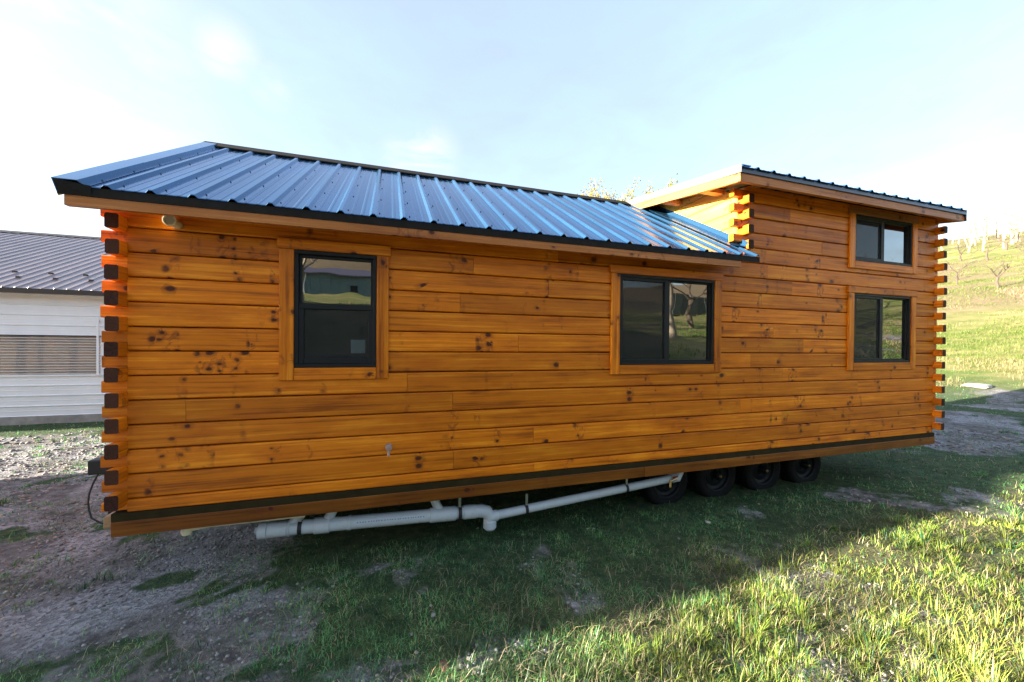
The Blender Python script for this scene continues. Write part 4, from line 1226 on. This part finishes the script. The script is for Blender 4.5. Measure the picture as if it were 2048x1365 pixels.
blades('grass_tufts', x, y, ln, .0042*np.maximum(1, tr[ti]/3.6)*g.uniform(.7, 1.3, n), lean, ang+g.normal(0, .5, n), grass_tints(x, y, n, g, .08+.08*tmk[ti]), g,
       'taller clumps of grass, thickest in the sunlit strip at the lower right', 'grass', M_LEAF)
# dry straw lying on the ground
NS = 36000
x, y, r, g = sample_view(NS, 1.2, 16, 1.0, seed=8)
tm = tall_sunlit_mask(x, y); gmk = gravel_mask(x, y)
keep = (g.random(NS) < (.40+.55*tm)*(1-.8*gmk)*sstep(.35, .6, fbm(x, y, 1.7, 44, 3))) & ~((y > .3) & (y < 3.7) & (x > 0) & (x < 9.2)) & (y < 8)
x, y, r = x[keep], y[keep], r[keep]; n = len(x)
tint = np.array([.52, .44, .29])*g.uniform(.55, 1.25, (n, 1))
blades('straw', x, y, g.uniform(.06, .20, n), .0022*np.maximum(1, r/3.5)*g.uniform(.8, 1.4, n), g.uniform(1.0, 1.5, n), g.uniform(0, 6.283, n), tint, g,
       'dry beige straw stalks lying flat among the grass', 'straw', M_LEAF)
# rougher grass on the hill pasture
NH = 60000
x, y, r, g = sample_view(NH, 18, 95, .3, amin=.72, amax=.97, seed=15)
keep = (.93*x+.36*y > 17) & (g.random(NH) < sstep(.35, .6, fbm(x, y, .35, 14, 3)))
x, y, r = x[keep], y[keep], r[keep]; n = len(x)
tint = np.where((fbm(x, y, .12, 18, 3) > .52)[:, None], np.array([.31, .26, .13]), np.array([.14, .19, .04]))*g.uniform(.6, 1.3, (n, 1))
blades('pasture_grass', x, y, g.uniform(.08, .22, n), .012*r/20*g.uniform(.7, 1.4, n), g.uniform(.2, 1.0, n), g.uniform(0, 6.283, n), tint, g,
       'yellow green pasture grass on the sunlit hill', 'grass', M_LEAF)

# coarse grass on the bank across the yard
g = np.random.default_rng(33); n = 42000
x = g.uniform(-6, 34, n); y = -5.2-16*g.random(n)**1.4
keep = g.random(n) < sstep(.38, .58, fbm(x, y, .6, 24, 3)); x, y = x[keep], y[keep]; n = len(x)
tint = np.where((fbm(x, y, .35, 28, 3) > .52)[:, None], np.array([.34, .29, .15]), np.array([.12, .20, .04]))*g.uniform(.5, 1.4, (n, 1))
blades('bank_grass', x, y, g.uniform(.08, .24, n), .022*g.uniform(.7, 1.4, n), g.uniform(.2, 1.1, n), g.uniform(0, 6.283, n), tint, g,
       'coarse tufted grass on the bank across the yard', 'grass', M_LEAF)

# ------------------------------------------------------------------ gravel
M_STONE = Mat('gravel_stone')
_a = M_STONE.n.new('ShaderNodeVertexColor'); _a.layer_name = 'tint'
M_STONE.l.new(_a.outputs[0], M_STONE.b.inputs['Base Color']); M_STONE.set('Roughness', .8)
NG = 95000
x, y, r, g = sample_view(NG, 1.2, 13, 1.0, seed=21)
gmk = gravel_mask(x, y)
keep = (g.random(NG) < sstep(.35, .8, gmk)*(.25+.75*sstep(.36, .56, fbm(x, y, 1.0, 52, 4)))+.006) & (y < 8.3)
x, y, r = x[keep], y[keep], r[keep]; n = len(x)
ph = (1+5**.5)/2
ico = np.array([(-1,ph,0),(1,ph,0),(-1,-ph,0),(1,-ph,0),(0,-1,ph),(0,1,ph),(0,-1,-ph),(0,1,-ph),(ph,0,-1),(ph,0,1),(-ph,0,-1),(-ph,0,1)])/math.hypot(1, ph)
icf = np.array([(0,11,5),(0,5,1),(0,1,7),(0,7,10),(0,10,11),(1,5,9),(5,11,4),(11,10,2),(10,7,6),(7,1,8),(3,9,4),(3,4,2),(3,2,6),(3,6,8),(3,8,9),(4,9,5),(2,4,11),(6,2,10),(8,6,7),(9,8,1)])
sz = (.0042+.0095*g.random(n)**2.6)*np.maximum(1, r/4.5)
V = ico[None]*(1+g.normal(0, .16, (n, 12, 1)))*np.stack([sz*g.uniform(.8, 1.5, n), sz*g.uniform(.8, 1.5, n), sz*g.uniform(.45, .9, n)], -1)[:, None, :]
th = g.uniform(0, 6.283, n); c_, s_ = np.cos(th)[:, None], np.sin(th)[:, None]
V = np.stack([V[..., 0]*c_-V[..., 1]*s_, V[..., 0]*s_+V[..., 1]*c_, V[..., 2]], -1)
V += np.stack([x, y, ground_z(x, y)+sz*.2], -1)[:, None, :]
tone = g.uniform(.08, .33, (n, 1))*np.array([1.0, .99, .98])
tone = np.where((g.random(n) < .25)[:, None], tone*np.array([1.1, .95, .78]), tone)
o = quick_mesh('gravel', V.reshape(-1, 3), (np.arange(n)[:, None, None]*12+icf[None]).reshape(-1, 3), None, M_STONE.m, np.repeat(tone, 12, 0))
tag(o, 'loose grey gravel over the bare yard left of the cabin', 'gravel', kind='stuff')

# a pale flat stone and a few other single things in the yard
def rock(name, x, y, sx, sy, sz_, col, label, cat, seed, lift=.35):
    bm = bmesh.new(); bmesh.ops.create_icosphere(bm, subdivisions=2, radius=1)
    rn = random.Random(seed)
    for v in bm.verts:
        k = 1+rn.uniform(-.13, .13); v.co = Vector((v.co.x*sx*k, v.co.y*sy*k, max(min(v.co.z, .7), -.7)*sz_*k))
    me = bpy.data.meshes.new(name); bm.to_mesh(me); bm.free(); me.materials.append(plain(name+'_surface', col, .85, var=.2, scale=20, bump=.4))
    o = link(bpy.data.objects.new(name, me)); o.location = (x, y, gz(x, y)+sz_*lift); o.rotation_euler = (0, 0, rn.uniform(0, 3))
    return tag(o, label, cat)
rock('flat_stone', 20.6, 4.1, .62, .36, .09, (.40, .39, .37), 'flat pale stone slab lying on the dirt track by the foot of the hill', 'stone', 1)
rock('stone', 2.05, -.72, .020, .016, .012, (.34, .34, .34), 'small white stone on the bare dirt in front of the first window', 'stone', 2)
rock('stone', 5.05, -.10, .03, .022, .018, (.42, .40, .37), 'small pale stone in the grass in front of the first wheel', 'stone', 3)
rock('bark_chip', 2.06, -1.22, .05, .028, .010, (.12, .07, .045), 'curled brown piece of bark lying among the grass at the bottom of the picture', 'bark', 4)
rock('stone', 3.02, -.95, .035, .03, .02, (.22, .22, .24), 'grey stone between grass clumps near the edge of the sunlit strip', 'stone', 6)
